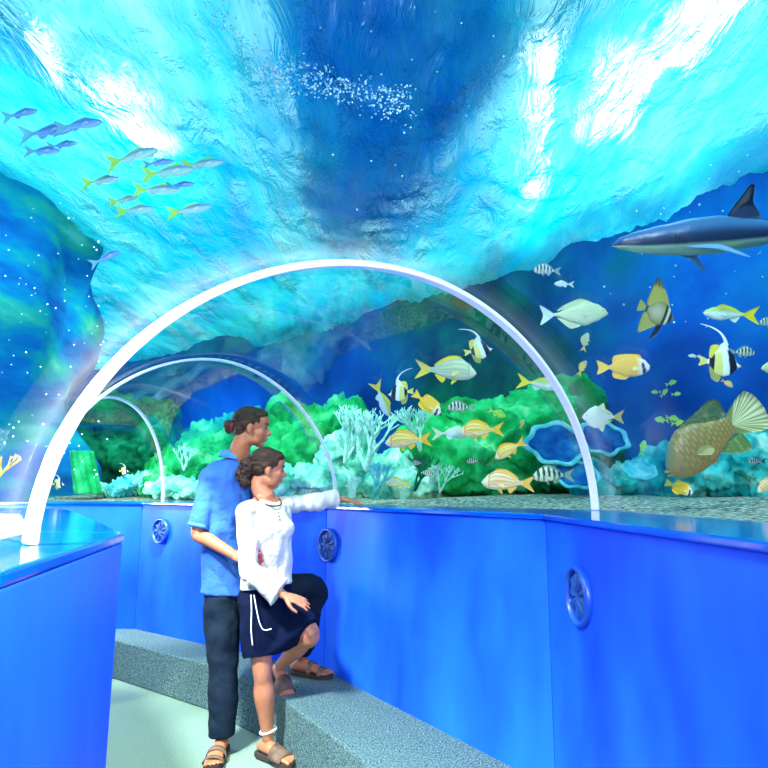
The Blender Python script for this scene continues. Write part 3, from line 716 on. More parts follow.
def shark():
    r = new_proto('reef_shark', -.34)
    pr = [(0, -.012, -.022), (.04, .012, -.034), (.12, .032, -.052), (.22, .048, -.062), (.36, .068, -.07), (.48, .074, -.07), (.62, .056, -.055), (.8, .028, -.03), (.95, .014, -.016), (1, .013, -.014)]
    def col(t, v): return mixc((.012, .03, .07), (.035, .11, .28), (v+.05)*2.2) if v > -.62 else (.30, .50, .34)  # dark flank under brighter back: partly shading painted into the skin
    fish_body(r, pr, .062, col, nt_=80)
    d = (.03, .06, .10)
    fin(r, 'dorsal_fin', [(.06, .062), (-.01, .155), (-.04, .188), (-.055, .18), (-.045, .12), (-.07, .055)], lambda x, z, a, f: (.005, .008, .015) if z > .10 else (.02, .04, .09), th=.008)
    fin(r, 'second_dorsal_fin', [(-.16, .035), (-.19, .065), (-.2, .03)], d)
    fin(r, 'tail_fin', [(-.32, .012), (-.42, .11), (-.50, .17), (-.46, .08), (-.41, .0), (-.45, -.07), (-.38, -.04), (-.32, -.013)], d, th=.006)
    for s in (1, -1): fin(r, 'pectoral_fin', [(.25, -.045), (.17, -.075), (.10, -.125), (.12, -.09), (.16, -.05)], (.12, .28, .45), y=.045*s, splay=.9 if s > 0 else .3, th=.006)
    fin(r, 'anal_fin', [(-.12, -.04), (-.17, -.07), (-.18, -.03)], d)
    eyes(r, .43, -.005, .026, .007, (.3, .3, .3))
    for s in (1, -1):
        bm = bmesh.new()
        for k in range(4): ball(bm, (.285-.014*k, s*.056, -.018), (.002, .004, .022), None, 2)
        o = frombm('gill_slits', bm, M['fish'], r); setcol(o.data, [(.01, .02, .04)]*len(o.data.vertices))
    return r
PR['shark'] = shark()
used = set()
def place(kind, px, py, ln, Y, ang=0, left=False, yaw=0, label='', group=None):
    """ang: the head's tilt above the horizontal, degrees; yaw turns the head away from (+) or to (-) the viewer"""
    pr = PR[kind]
    if kind in used:
        r = pr.copy(); C.objects.link(r)
        for ch in pr.children:
            c = ch.copy(); C.objects.link(c); c.parent = r
    else: r = pr; used.add(kind)
    a = R(ang); yw = R(yaw); c = P(px, py, Y); s = ln/F*((c-EYE).dot(CAMF))/max(.3, cos(yw))
    X = (CAMR*(-1 if left else 1)*cos(a)+CAMU*sin(a))*cos(yw)+CAMF*sin(yw)
    Z = CAMU*cos(a)-CAMR*(-1 if left else 1)*sin(a); Z = (Z-X*Z.dot(X)).normalized(); Yv = Z.cross(X)
    m = Matrix((X, Yv, Z)).transposed().to_4x4()
    r.matrix_world = Matrix.Translation(c) @ m @ Matrix.Diagonal((s, s, s, 1))
    if 'group' in r: del r['group']
    tag(r, label, 'shark' if kind == 'shark' else 'fish', group); return r
G1, G2 = 'slim fish schooling overhead', 'blue slim fish schooling at top left'
for i, (k, x, y, l, Y, a, lb) in enumerate([
    ('bluescad', 20, 114, 40, 2.7, 8, 'slim blue fish highest of the top left school'),
    ('bluescad', 78, 125, 54, 2.6, 4, 'dark blue slim fish leading the top left school'),
    ('bluescad', 46, 132, 60, 2.8, 4, 'long slim blue fish in the middle of the top left school'),
    ('bluescad', 62, 145, 34, 2.9, 5, 'short slim blue fish leading under the top left school'),
    ('bluescad', 42, 151, 40, 2.8, -2, 'slim blue fish lowest of the top left school'),
    ('scad', 132, 157, 57, 2.6, 12, 'slim green tailed fish highest of the second school'),
    ('scad', 202, 164, 46, 2.7, 2, 'slim blue green fish at the front of the second school'),
    ('bluescad', 158, 163, 34, 2.9, 4, 'short dark fish tucked behind the front of the second school'),
    ('scad', 168, 172, 58, 2.6, 3, 'green tailed slim fish in the middle of the second school'),
    ('bluescad', 180, 185, 32, 2.9, 2, 'dark blue fish under the middle of the second school'),
    ('scad', 156, 190, 50, 2.6, -3, 'green tailed fish under the middle of the second school'),
    ('scad', 101, 181, 42, 2.8, 5, 'slim fish trailing at the left of the second school'),
    ('scad', 124, 200, 34, 2.9, 8, 'small slim fish low left in the second school'),
    ('scad', 135, 210, 42, 2.8, 3, 'pale slim fish lowest left of the second school'),
    ('scad', 189, 210, 48, 2.6, 7, 'dark slim fish lowest right of the second school')]):
    place(k, x, y, l, Y, a, False, -8, lb, G2 if i < 5 else G1)
GR = 'striped grunts and porkfish over the reef'
place('shark', 743, 234, 262, 3.2, -3, True, 0, 'grey blue reef shark with black dorsal fin swimming left')
place('sergeant', 547, 270, 28, 4.2, 5, True, 0, 'small barred fish heading left, left of the shark')
place('pale', 564, 284, 20, 4.4, 2, True, 0, 'tiny thin pale fish just above the large pale surgeonfish')
place('unicorn', 574, 314, 68, 3.4, 2, False, 0, 'large pale cream surgeonfish heading right below the shark')
place('bat', 656, 312, 40, 3.4, -20, False, 8, 'olive brown batfish with tall pointed fins')
place('fus', 731, 314, 56, 3.3, 3, True, 0, 'silver fish with yellow forked tail heading left at the right')
place('sergeant', 770, 322, 22, 3.6, 0, True, 0, 'small barred fish cut off by the right edge')
place('rabbit', 625, 367, 56, 3.3, 1, False, 0, 'bright yellow foxface fish with black and white head, heading right')
place('grunt', 582, 368, 17, 4.0, 65, False, 0, 'tiny yellow fish swimming upright left of the yellow foxface')
place('porkfish', 585, 342, 20, 4.0, 75, False, 10, 'tiny grey fish upright below the large pale surgeonfish')
place('idol', 720, 362, 46, 3.2, -4, False, 5, 'black and white moorish idol with long trailing fin at the right')
place('sergeant', 742, 352, 26, 3.7, 0, False, 0, 'dim green barred fish behind the right hand moorish idol')
place('unicorn', 782, 368, 42, 3.2, 0, True, 0, 'cream fish mostly cut off by the right edge')
place('grunt', 727, 383, 14, 3.6, -30, False, 0, 'tiny orange fish just below the right hand moorish idol')
place('pale', 694, 356, 12, 3.8, 4, True, 0, 'tiny white fish left of the right hand moorish idol')
place('moony', 603, 417, 42, 3.6, 0, True, 0, 'silver diamond shaped fish with yellow tail heading left')
place('wrasse', 712, 437, 110, 2.9, -34, True, 6, 'big olive wrasse with fanned tail nosing down at the right')
place('rabbit', 680, 488, 31, 3.3, -22, False, 0, 'small foxface fish close over the gravel under the big wrasse')
GG = 'green chromis school'
for i, (x, y, l, a, lf, lb) in enumerate([
    (671, 383, 12, 20, 0, 'green chromis highest of the group under the yellow foxface'), (656, 392, 10, 0, 1, 'green chromis left of the upper group'),
    (664, 393, 11, 50, 0, 'green chromis steeply tilted in the upper group'), (676, 394, 10, 5, 0, 'blue green chromis right in the upper group'),
    (662, 420, 15, 8, 1, 'green chromis at the left of the lower group'), (672, 418, 14, -10, 0, 'green chromis in the middle of the lower group'),
    (678, 423, 15, 5, 0, 'green chromis at the right of the lower group'), (643, 448, 16, 80, 0, 'green chromis swimming upright near the turquoise plate coral'),
    (757, 432, 16, 25, 0, 'green chromis above the others at the right edge'), (762, 439, 11, 0, 1, 'green chromis at the right edge behind the wrasse tail'), (759, 426, 12, 40, 1, 'topmost green chromis at the right edge')]):
    place('tinygreen', x, y, l, 4.2+.1*(i % 3), a, bool(lf), 0, lb, GG)
place('darkbar', 757, 461, 18, 3.8, 0, True, 0, 'small dark barred fish over the teal rock at the right edge')
place('grunt2', 771, 483, 32, 3.4, -30, True, 0, 'orange fish cut off by the right edge just above the gravel')
place('idol', 478, 350, 30, 4.2, 12, False, 10, 'moorish idol under the near rib, above the yellow grey grunt')
place('porkfish', 446, 370, 61, 4.0, -2, False, 0, 'large yellow grey grunt heading right in the middle', GR)
place('fus', 540, 384, 46, 4.2, -8, False, 0, 'silver and yellow fish passing behind the near rib')
place('fus', 382, 399, 38, 4.2, -68, False, 20, 'silver fish with yellow tail diving nose down')
place('idol', 401, 392, 26, 4.4, -5, True, 25, 'small moorish idol between the two yellow tailed fish')
place('rabbit', 428, 404, 36, 4.1, -38, False, 0, 'foxface fish diving right towards the striped fish')
place('sergeant', 461, 407, 28, 4.4, 2, True, 0, 'small barred fish right of the diving foxface')
place('tinygreen', 497, 413, 19, 4.4, -22, False, 0, 'lone lime green fish above the orange grunt')
place('grunt', 481, 430, 45, 3.9, -2, True, 0, 'orange striped grunt heading left with a pale fish behind it', GR)
place('pale', 452, 433, 40, 4.3, 2, False, 0, 'pale green fish half hidden by the orange striped grunt')
place('grunt', 408, 440, 46, 4.0, -3, True, 0, 'olive orange grunt alone over the pale coral at left', GR)
place('grunt', 510, 449, 34, 3.9, -30, True, 10, 'small orange grunt nosing down left of the blue plate coral', GR)
place('darkbar', 474, 461, 15, 4.2, 0, True, 0, 'tiny dark barred fish below the orange striped grunt')
place('grunt2', 508, 482, 53, 3.9, 4, True, 0, 'pale orange grunt lowest, just above the gravel', GR)
place('sergeant', 553, 475, 42, 3.9, 0, True, 0, 'boldly barred fish near the near rib foot heading left')
place('sergeant', 430, 474, 16, 4.4, 18, True, 0, 'tiny barred fish low over the coral, left of the lowest grunt')
place('darkbar', 418, 463, 13, 4.5, 0, True, 0, 'tiny dark fish above the low tiny barred fish')
place('porkfish', 398, 483, 24, 4.3, 4, True, 0, 'small olive fish near the gravel beyond the person in white\'s hand')
place('grunt', 522, 424, 10, 4.6, 70, False, 0, 'tiny brown fish upright over the green mound')
place('idol', 58, 484, 13, 4.6+1.2, 0, False, 0, 'tiny moorish idol beside the near rib at far left')
place('idol', 124, 471, 10, 6.0, 0, False, 0, 'tiny moorish idol right of the green sponge pillar')
place('sergeant', 147, 474, 12, 6.0, 0, True, 0, 'tiny barred fish inside the far rib')
place('sergeant', 156, 477, 10, 6.1, 0, False, 0, 'tiny barred fish nearest the far rib upright')
place('bluescad', 105, 258, 34, 3.2, 25, False, 0, 'faint slim fish in the left water below the schools')
for k, p in PR.items():
    if k not in used: print('unused fish', k)
#@@SECTION PEOPLE
UP = V((0, 0, 1))
def head_frame(c, f, tilt=0, up=None):
    f = V(f).normalized(); u = (up or UP); u = (u-f*u.dot(f)).normalized(); r = f.cross(u)
    return lambda x, y, z, s=1.0: c+(f*x+r*y+u*z)*s, Matrix((f, r, u)).transposed()
def head(bm, c, f, s=1.0, up=None):
    T, m = head_frame(c, f, 0, up)
    def b(x, y, z, rx, ry, rz): ball(bm, T(x, y, z, s), (rx*s, ry*s, rz*s), m, 3)
    b(-.012, 0, .030, .094, .073, .083); b(.030, 0, -.022, .056, .056, .075); b(.045, 0, .045, .045, .055, .05)
    b(.052, 0, -.085, .026, .026, .020); b(.015, .032, -.060, .050, .022, .034); b(.015, -.032, -.060, .050, .022, .034)
    b(.070, 0, .018, .018, .045, .012)                         # brow
    tube(bm, [(T(.076, 0, .012, s), .008*s), (T(.094, 0, -.008, s), .010*s), (T(.102, 0, -.024, s), .0125*s)], 10, 3)
    b(.092, .010, -.029, .011, .009, .008); b(.092, -.010, -.029, .011, .009, .008)
    b(.076, 0, -.047, .014, .022, .008); b(.072, 0, -.062, .014, .019, .008); b(.055, .035, -.02, .022, .018, .022); b(.055, -.035, -.02, .022, .018, .022)
    for q in (1, -1):
        b(-.006, .072*q, -.008, .017, .010, .030); b(.000, .074*q, -.026, .008, .008, .012)
def face_parts(root, c, f, s=1.0, up=None):
    T, m = head_frame(c, f, 0, up)
    for q in (1, -1):
        bm = bmesh.new(); ball(bm, T(.069, .030*q, .003, s), (.011*s, .0135*s, .0070*s), m, 2); ey = frombm('eye', bm, M['eye_white'], root)
        bm = bmesh.new(); ball(bm, T(.0785, .030*q, .003, s), (.0035*s, .0065*s, .0060*s), m, 2); frombm('iris', bm, M['eye_dark'], ey)
        bm = bmesh.new(); tube(bm, [(T(.088, .012*q, .024, s), .003*s), (T(.084, .032*q, .029, s), .0038*s), (T(.070, .050*q, .025, s), .002*s)], 8, 3); frombm('eyebrow', bm, M['hair'], root)
    bm = bmesh.new(); tube(bm, [(T(.080, -.020, -.054, s), .002*s), (T(.090, -.008, -.050, s), .0052*s), (T(.091, 0, -.0505, s), .005*s), (T(.090, .008, -.050, s), .0052*s), (T(.080, .020, -.054, s), .002*s)], 8, 3)
    tube(bm, [(T(.080, -.018, -.056, s), .002*s), (T(.087, -.007, -.060, s), .0055*s), (T(.087, .007, -.060, s), .0055*s), (T(.080, .018, -.056, s), .002*s)], 8, 3)
    frombm('lips', bm, M['lip'], root)
def hand(bm, wrist, d, nrm, thumb, curl=.3, s=1.0, spread=.10):
    """d: towards the fingertips, nrm: back of the hand, thumb: +1/-1 which side the thumb leaves"""
    d = V(d).normalized(); nrm = V(nrm); nrm = (nrm-d*nrm.dot(d)).normalized(); side = d.cross(nrm)*thumb
    kn = wrist+d*.092*s
    tube(bm, [(wrist, .026*s, .018*s, side), (wrist+d*.03*s, .031*s, .016*s, side), (wrist+d*.065*s, .038*s, .014*s, side), (kn, .038*s, .011*s, side)], 16, 4)
    for i, ln in enumerate((.070, .078, .072, .056)):
        off = (.0305-.0205*i)*s; a = spread*(1.5-i)*.8
        p = kn+side*off-d*.008*s-(nrm*.002*s if i in (0, 3) else nrm*0); dd = (d+side*a).normalized(); pts = [p]; c = 0
        for f in (.42, .33, .25):
            c += curl; v = dd*cos(c)-nrm*sin(c); pts.append(pts[-1]+v*ln*f*s)
        tube(bm, [(q, r*s) for q, r in zip(pts, (.0092, .0086, .0078, .0066))], 8, 3)
    b0 = wrist+d*.022*s+side*.020*s-nrm*.004*s
    t1 = b0+(d*.55+side*.75-nrm*.2).normalized()*.042*s; t2 = t1+(d*.85+side*.35-nrm*.25).normalized()*.032*s; t3 = t2+(d*.95+side*.05-nrm*.3).normalized()*.024*s
    tube(bm, [(b0, .016*s), (t1, .0115*s), (t2, .0098*s), (t3, .008*s)], 8, 3)
def foot(bm, ankle, d, up=UP, s=1.0, side=1):
    """ankle joint is .085 above the sole; d heel->toe ; side +1 when the big toe is on the right of d"""
    d = V(d).normalized(); up = (V(up)-d*V(up).dot(d)).normalized(); r = d.cross(up)*side; b = ankle-up*.085*s
    q = lambda x, y, z: b+d*x*s+r*y*s+up*z*s
    tube(bm, [(q(-.055, 0, .030), .026*s, .026*s, r), (q(-.02, 0, .040), .032*s, .038*s, r), (q(.04, .002, .036), .036*s, .034*s, r), (q(.10, .004, .024), .042*s, .022*s, r), (q(.145, .004, .016), .044*s, .014*s, r)], 14, 4)
    for i, (y, ln, rad) in enumerate(((.031, .050, .0125), (.009, .050, .0088), (-.009, .044, .0085), (-.025, .036, .008), (-.039, .026, .0075))):
        tube(bm, [(q(.135, y, .014), rad*s), (q(.145+ln*.5, y*1.04, .015), rad*s*.95), (q(.14+ln, y*1.06, .010), rad*s*.9)], 8, 3)
def sandal(root, ankle, d, up=UP, s=1.0, side=1, straps=((.115, .052, .020),), heel=True, m=None, lift=0):
    d = V(d).normalized(); up = (V(up)-d*V(up).dot(d)).normalized(); r = d.cross(up)*side; b = ankle-up*.085*s
    q = lambda x, y, z: b+d*x*s+r*y*s+up*z*s
    outl = [(-.088, 0), (-.082, .022), (-.05, .036), (0, .038), (.05, .040), (.10, .050), (.15, .054), (.185, .044), (.203, .022), (.200, -.002), (.185, -.028), (.15, -.044), (.10, -.047), (.05, -.040), (0, -.036), (-.05, -.034), (-.082, -.022)]
    bm = bmesh.new(); A = [bm.verts.new(q(x, y, -.018)) for x, y in outl]; B = [bm.verts.new(q(x, y, .004)) for x, y in outl]
    n = len(outl); bm.faces.new(A); bm.faces.new(B[::-1])
    for i in range(n): bm.faces.new((A[i], B[i], B[(i+1) % n], A[(i+1) % n]))
    so = frombm('sandal', bm, M['sole'], root, False)
    def band(x0, x1, z, w, th=.004, name='strap'):
        bm = bmesh.new(); K = 12; rows = []
        for xx, dz in ((x0, 0), (x1, 0)):
            h = z(xx)
            for o in (0, th): rows.append([bm.verts.new(q(xx, .003+(w(xx)+o)*cos(pi*k/K), .002+(h+o)*sin(pi*k/K)**.8)) for k in range(K+1)])
        a, a2, c, c2 = rows
        for k in range(K):
            bm.faces.new((a2[k], a2[k+1], c2[k+1], c2[k])); bm.faces.new((a[k+1], a[k], c[k], c[k+1]))
            bm.faces.new((a[k], a[k+1], a2[k+1], a2[k])); bm.faces.new((c[k+1], c[k], c2[k], c2[k+1]))
        bm.faces.new((a[0], a2[0], c2[0], c[0])); bm.faces.new((a[K], c[K], c2[K], a2[K])); frombm(name, bm, m or M['sandal'], so)
    hz = lambda x: .030+.047*max(0, min(1, (.15-x)/.12)) if x > 0 else .08
    for x0, x1 in straps: band(x0, x1, hz, lambda x: .050)
def cords(root, name, pts, r, m, per=6, label=None):
    bm = bmesh.new(); tube(bm, [(p, r) for p in pts], 8, per); o = frombm(name, bm, m, root)
    if label: o['label'] = label
    return o

# ---- the man
def build_man():
    root = empty('person', P(222, 752, 3.38).xy.to_3d(), 'tall dark haired person in blue polo shirt and dark jeans, standing behind', 'person')
    root.location.z = 0; o0 = root.location.copy()
    Fd = V((.72, -.69, 0)); Rt = V((-.69, -.72, 0))           # chest direction, his right
    hc = P(252, 428, 3.47); hf = V((1, .12, -.10)); hu = V((.12, 0, 1))
    pelvis = P(233, 588, 3.52); waist = P(231, 556, 3.52); chest = P(233, 502, 3.50); shld = P(236, 466, 3.50)
    rsh = P(213, 478, 3.40); lsh = P(258, 478, 3.63)
    relb = P(197, 533, 3.36); rwr = P(234, 555, 3.28)
    lelb = P(272, 540, 3.70); lwr = P(262, 556, 3.45)
    rhip = P(222, 596, 3.46); rkn = P(223, 668, 3.44); ran = P(222, 738, 3.44)
    lhip = P(246, 592, 3.60); lkn = P(314, 588, 3.72); lan = P(302, 660, 3.86)
    ran.z = .105; lan.z = .27+.018+.085
    footR = V((.02, -1, 0)); footL = V((.9, -.35, 0))
    bm = bmesh.new()
    head(bm, hc, hf, 1.03, hu)
    T, m = head_frame(hc, hf, 0, hu)
    tube(bm, [(T(-.03, 0, -.04), .052, .052), (T(-.045, 0, -.10), .056, .056), (shld+UP*.02, .066, .066)], 14, 4)
    tube(bm, [(shld+UP*.01, .10, .06, Rt), (shld-UP*.05, .17, .09, Rt), (chest, .155, .10, Rt), (waist, .135, .085, Rt), (pelvis, .145, .095, Rt)], 20, 4)
    tube(bm, [(rsh, .047), (rsh.lerp(relb, .5), .042), (relb, .034), (relb.lerp(rwr, .35), .036), (rwr, .025)], 14, 4)
    tube(bm, [(lsh, .047), (lsh.lerp(lelb, .5), .042), (lelb, .034), (lelb.lerp(lwr, .35), .036), (lwr, .025)], 14, 4)
    hand(bm, rwr, P(262, 562, 3.20)-rwr, V((-.1, -1, .5)), -1, .16)
    hand(bm, lwr, V((-.1, -1, .0)), V((1, 0, .2)), 1, .3)
    tube(bm, [(rhip, .075), (rhip.lerp(rkn, .5), .065), (rkn, .05), (rkn.lerp(ran, .35), .05), (ran, .034)], 14, 4)
    tube(bm, [(lhip, .075), (lhip.lerp(lkn, .5), .065), (lkn, .05), (lkn.lerp(lan, .35), .05), (lan, .034)], 14, 4)
    foot(bm, ran, footR, UP, 1.0, 1); foot(bm, lan, footL, UP, 1.0, -1)
    body = remeshed('body', bm, .0055, M['skin_man'], None, 3)
    # shirt
    bm = bmesh.new()
    tube(bm, [(shld+UP*.045, .062, .060, Rt), (shld+UP*.005, .165, .088, Rt), (shld-UP*.06, .198, .115, Rt), (chest, .185, .125, Rt), (waist, .178, .118, Rt), (pelvis+UP*.02, .185, .125, Rt), (pelvis-UP*.02, .19, .128, Rt)], 28, 5, True, .15)
    sl = rsh.lerp(relb, .88); ball(bm, rsh+UP*.004, (.078, .078, .070)); ball(bm, lsh+UP*.004, (.078, .078, .070))
    tube(bm, [(rsh+UP*.0, .070), (rsh.lerp(relb, .45), .062), (sl, .060)], 18, 4, True, .12)
    sl2 = lsh.lerp(lelb, .88); tube(bm, [(lsh, .066), (lsh.lerp(lelb, .45), .062), (sl2, .060)], 18, 4, True, .12)
    def wr(co, nr): return nr*(.012*mn.noise(co*8)+.007*mn.noise(V((co.x*20, co.y*20, co.z*10))))
    shirt = remeshed('polo_shirt', bm, .007, M['polo'], None, 4, wr)
    # collar
    bm = bmesh.new(); cc = shld+UP*.062; rows = []
    for (rad, h) in ((.064, -.012), (.070, .030), (.074, .034), (.098, -.008), (.094, -.010), (.068, .026), (.060, -.012)):
        row = []
        for j in range(33):
            a = R(25)+(2*pi-R(50))*j/32; dirv = Fd*cos(a)+Rt*sin(a)
            row.append(bm.verts.new(cc+dirv*rad+UP*(h-.02*max(0, cos(a)))-Fd*.01))
        rows.append(row)
    for p, q in zip(rows, rows[1:]):
        for j in range(32): bm.faces.new((p[j], p[j+1], q[j+1], q[j]))
    collar = frombm('collar', bm, M['polo_trim'])
    # sleeve hem
    dv = (relb-rsh).normalized(); bm = bmesh.new(); tube(bm, [(sl-dv*.012, .0625), (sl+dv*.006, .063)], 24, 1, True, .1); hem = frombm('sleeve_hem', bm, M['polo_trim'])
    # trousers
    bm = bmesh.new(); hem_r = ran-UP*.012
    tube(bm, [(pelvis+UP*.03, .165, .105, Rt), (pelvis-UP*.04, .165, .112, Rt), (pelvis-UP*.09, .155, .105, Rt)], 24, 4)
    tube(bm, [(rhip, .092, .095), (rhip.lerp(rkn, .5), .094), (rkn, .082), (rkn.lerp(ran, .4), .080), (rkn.lerp(ran, .75), .074), (hem_r, .070)], 20, 5, True, .15)
    tube(bm, [(lhip, .098), (lhip.lerp(lkn, .55), .090), (lkn, .074), (lkn.lerp(lan, .30), .072), (lkn.lerp(lan, .7), .066), (lan+UP*.045, .064)], 20, 5, True, .2)
    def wr2(co, nr): return nr*(.014*mn.noise(V((co.x*9, co.y*9, co.z*5)))+.007*mn.noise(V((co.x*12+co.z*9, co.y*12, co.z*13))))
    tr = remeshed('jeans', bm, .008, M['trousers'], None, 3, wr2)
    parts = [body, shirt, collar, hem, tr]
    n0 = set(bpy.data.objects)
    face_parts(None, hc, hf, 1.03, hu)
    # hair: cap, sides, bun
    bm = bmesh.new(); s = 1.03
    def b(x, y, z, rx, ry, rz): ball(bm, T(x, y, z, s), (rx*s, ry*s, rz*s), m, 3)
    b(-.022, 0, .040, .096, .080, .084); b(.030, 0, .075, .052, .062, .040); b(-.060, 0, -.005, .050, .066, .060); b(-.030, .060, .012, .03, .020, .03); b(-.030, -.060, .012, .03, .020, .03)
    hr = remeshed('hair', bm, .006, M['hair'], None, 2, lambda co, nr: nr*.0035*mn.noise(V((co.x*20, co.y*60, co.z*60))))
    bm = bmesh.new(); b(-.128, 0, .0, .030, .030, .034); b(-.122, 0, -.020, .024, .022, .028)
    bn_ = remeshed('hair_bun', bm, .005, M['hair'], None, 1, lambda co, nr: nr*.006*mn.noise(co*70))
    bm = bmesh.new(); tube(bm, [(T(-.106, 0, .03, s), .010), (T(-.110, .022, .0, s), .010), (T(-.106, 0, -.03, s), .010), (T(-.110, -.026, .0, s), .010), (T(-.106, 0, .03, s), .010)], 8, 4)
    tie = frombm('hair_tie', bm, M['red'])
    sandal(None, ran, footR, UP, 1.0, 1, ((.085, .110), (.145, .168)))
    sandal(None, lan, footL, UP, 1.0, -1, ((.055, .080), (.125, .150)))
    for x in list(set(bpy.data.objects)-n0)+parts:
        if x is root or not x.data: continue
        x.data.transform(Matrix.Translation(-root.location))
        if x.parent is None: x.parent = root
build_man()

def build_woman():
    root = empty('person', V((P(272, 752, 3.40).x, 3.40, 0)), 'person in cream blouse and navy skirt, hand on the ledge, one foot on the step', 'person')
    Fd = V((.70, -.71, 0)); Rt = V((-.71, -.70, 0))
    hc = P(268, 469, 3.36); hf = V((1, .30, -.14)); hu = V((.10, 0, 1)); s = .97
    pelvis = P(266, 592, 3.36); waist = P(269, 563, 3.36); chest = P(268, 530, 3.34); shld = P(266, 502, 3.35)
    rsh = P(247, 511, 3.25); lsh = P(284, 505, 3.48)
    relb = P(249, 570, 3.16); rwr = P(284, 595, 3.14)
    lelb = P(314, 502, 3.60); lwr = V((-.272, 3.74, 1.318))
    rhip = P(258, 602, 3.32); rkn = P(262, 668, 3.30); ran = P(268, 738, 3.38)
    lhip = P(277, 598, 3.45); lkn = P(310, 634, 3.34); lan = P(280, 668, 3.62)
    ran.z = .105
    footR = V((.85, -.62, 0)); fl = V((.50, -.80, -.42)); upL = V((.2, -.4, 1))
    lan.z = max(lan.z, .27+.12)
    bm = bmesh.new()
    head(bm, hc, hf, s, hu); T, m = head_frame(hc, hf, 0, hu)
    tube(bm, [(T(-.03, 0, -.04), .044, .044), (T(-.035, 0, -.10), .044, .046), (shld+UP*.02, .055, .055)], 14, 4)
    tube(bm, [(shld+UP*.01, .09, .05, Rt), (shld-UP*.05, .14, .075, Rt), (chest, .115, .085, Rt), (waist, .105, .075, Rt), (pelvis, .135, .09, Rt)], 20, 4)
    tube(bm, [(rsh, .037), (rsh.lerp(relb, .5), .034), (relb, .028), (relb.lerp(rwr, .35), .028), (rwr, .021)], 14, 4)
    tube(bm, [(lsh, .037), (lsh.lerp(lelb, .5), .034), (lelb, .028), (lelb.lerp(lwr, .35), .028), (lwr, .021)], 14, 4)
    hand(bm, rwr, P(310, 604, 3.16)-rwr, V((.0, -.5, 1)), 1, .12, .90)
    hd = V((P(362, 497, 3.95).x, 3.86, L+.012))-lwr
    hand(bm, lwr, V((.92, .18, -.16)), V((.1, -.25, 1)), -1, .14, .92)
    tube(bm, [(rhip, .075), (rhip.lerp(rkn, .5), .066), (rkn, .050), (rkn.lerp(ran, .18), .047), (rkn.lerp(ran, .38), .055), (rkn.lerp(ran, .7), .040), (ran, .031)], 16, 5)
    tube(bm, [(lhip, .080), (lhip.lerp(lkn, .5), .070), (lkn, .054), (lkn.lerp(lan, .2), .050), (lkn.lerp(lan, .42), .052), (lkn.lerp(lan, .75), .038), (lan, .031)], 16, 5)
    foot(bm, ran, footR, UP, .94, 1); foot(bm, lan, fl, upL, .94, -1)
    body = remeshed('body', bm, .0055, M['skin_woman'], None, 3)
    # blouse
    bm = bmesh.new()
    tube(bm, [(shld+UP*.008, .095, .060, Rt), (shld-UP*.03, .155, .084, Rt), (chest+UP*.02, .142, .108, Rt), (chest-UP*.03, .135, .112, Rt), (waist, .126, .100, Rt), (pelvis+UP*.055, .145, .112, Rt), (pelvis+UP*.035, .148, .114, Rt)], 26, 5, True, .15)
    ball(bm, chest+Rt*.05+Fd*.058, (.062, .062, .07), None, 3); ball(bm, chest-Rt*.05+Fd*.058, (.062, .062, .07), None, 3)
    ball(bm, rsh, (.062, .062, .058)); ball(bm, lsh, (.062, .062, .058))
    cuff = relb.lerp(rwr, .88)
    tube(bm, [(rsh, .054), (rsh.lerp(relb, .5), .052), (relb, .052), (relb.lerp(rwr, .45), .058, .045, (0, .3, -1)), (cuff, .082, .046, (.35, 0, -1))], 20, 5, True, .1)
    c2 = lelb.lerp(lwr, .80)
    tube(bm, [(lsh, .054), (lsh.lerp(lelb, .5), .050), (lelb, .050), (lelb.lerp(lwr, .4), .052), (c2, .050, .058, (1, 0, 0))], 20, 5, True, .1)
    def wr(co, nr): return nr*(.013*mn.noise(co*9)+.009*mn.noise(V((co.x*22, co.y*22, co.z*11))))
    blouse = remeshed('blouse', bm, .0065, M['blouse'], None, 3, wr)
    # skirt: wraps hips and both thighs
    bm = bmesh.new(); hemr = rhip.lerp(rkn, .82); leml = lhip.lerp(lkn, .92)
    def ringpts(c, d, a, b_, h, n=16):
        d = V(d).normalized(); h = V(h); h = (h-d*h.dot(d)).normalized(); k = d.cross(h)
        return [c+h*(a*cos(2*pi*j/n))+k*(b_*sin(2*pi*j/n)) for j in range(n)]
    A = ringpts(pelvis+UP*.065, UP, .128, .100, Rt); B = ringpts(pelvis-UP*.04, UP, .158, .125, Rt)
    Cr = ringpts(hemr, rkn-rhip, .098, .090, Rt); Dl = ringpts(leml, lkn-lhip, .078, .080, Rt); El = ringpts(lhip.lerp(lkn, .35), lkn-lhip, .10, .10, Rt)
    for grp in (A+B, B+Cr+El, Cr+Dl+El):
        g = bmesh.new(); [g.verts.new(p) for p in grp]; r_ = bmesh.ops.convex_hull(g, input=g.verts)
        tm = bpy.data.meshes.new('t'); g.to_mesh(tm); g.free(); bm.from_mesh(tm); bpy.data.meshes.remove(tm)
    def wr2(co, nr): return nr*(.012*mn.noise(co*7)+.009*mn.noise(V((co.x*16, co.y*16, co.z*8))))
    skirt = remeshed('skirt', bm, .0075, M['skirt'], None, 7, wr2)
    n0 = set(bpy.data.objects)-{body, blouse, skirt}
    face_parts(None, hc, hf, s, hu)
    bm = bmesh.new()
    def b(x, y, z, rx, ry, rz): ball(bm, T(x, y, z, s), (rx*s, ry*s, rz*s), m, 3)
    b(-.020, 0, .040, .096, .081, .086); b(.028, 0, .070, .056, .066, .044); b(-.050, 0, .0, .055, .068, .062); b(-.022, .064, .022, .035, .019, .03); b(-.022, -.064, .022, .035, .019, .03)
    remeshed('hair', bm, .006, M['hair'], None, 2, lambda co, nr: nr*.0035*mn.noise(V((co.x*20, co.y*60, co.z*60))))
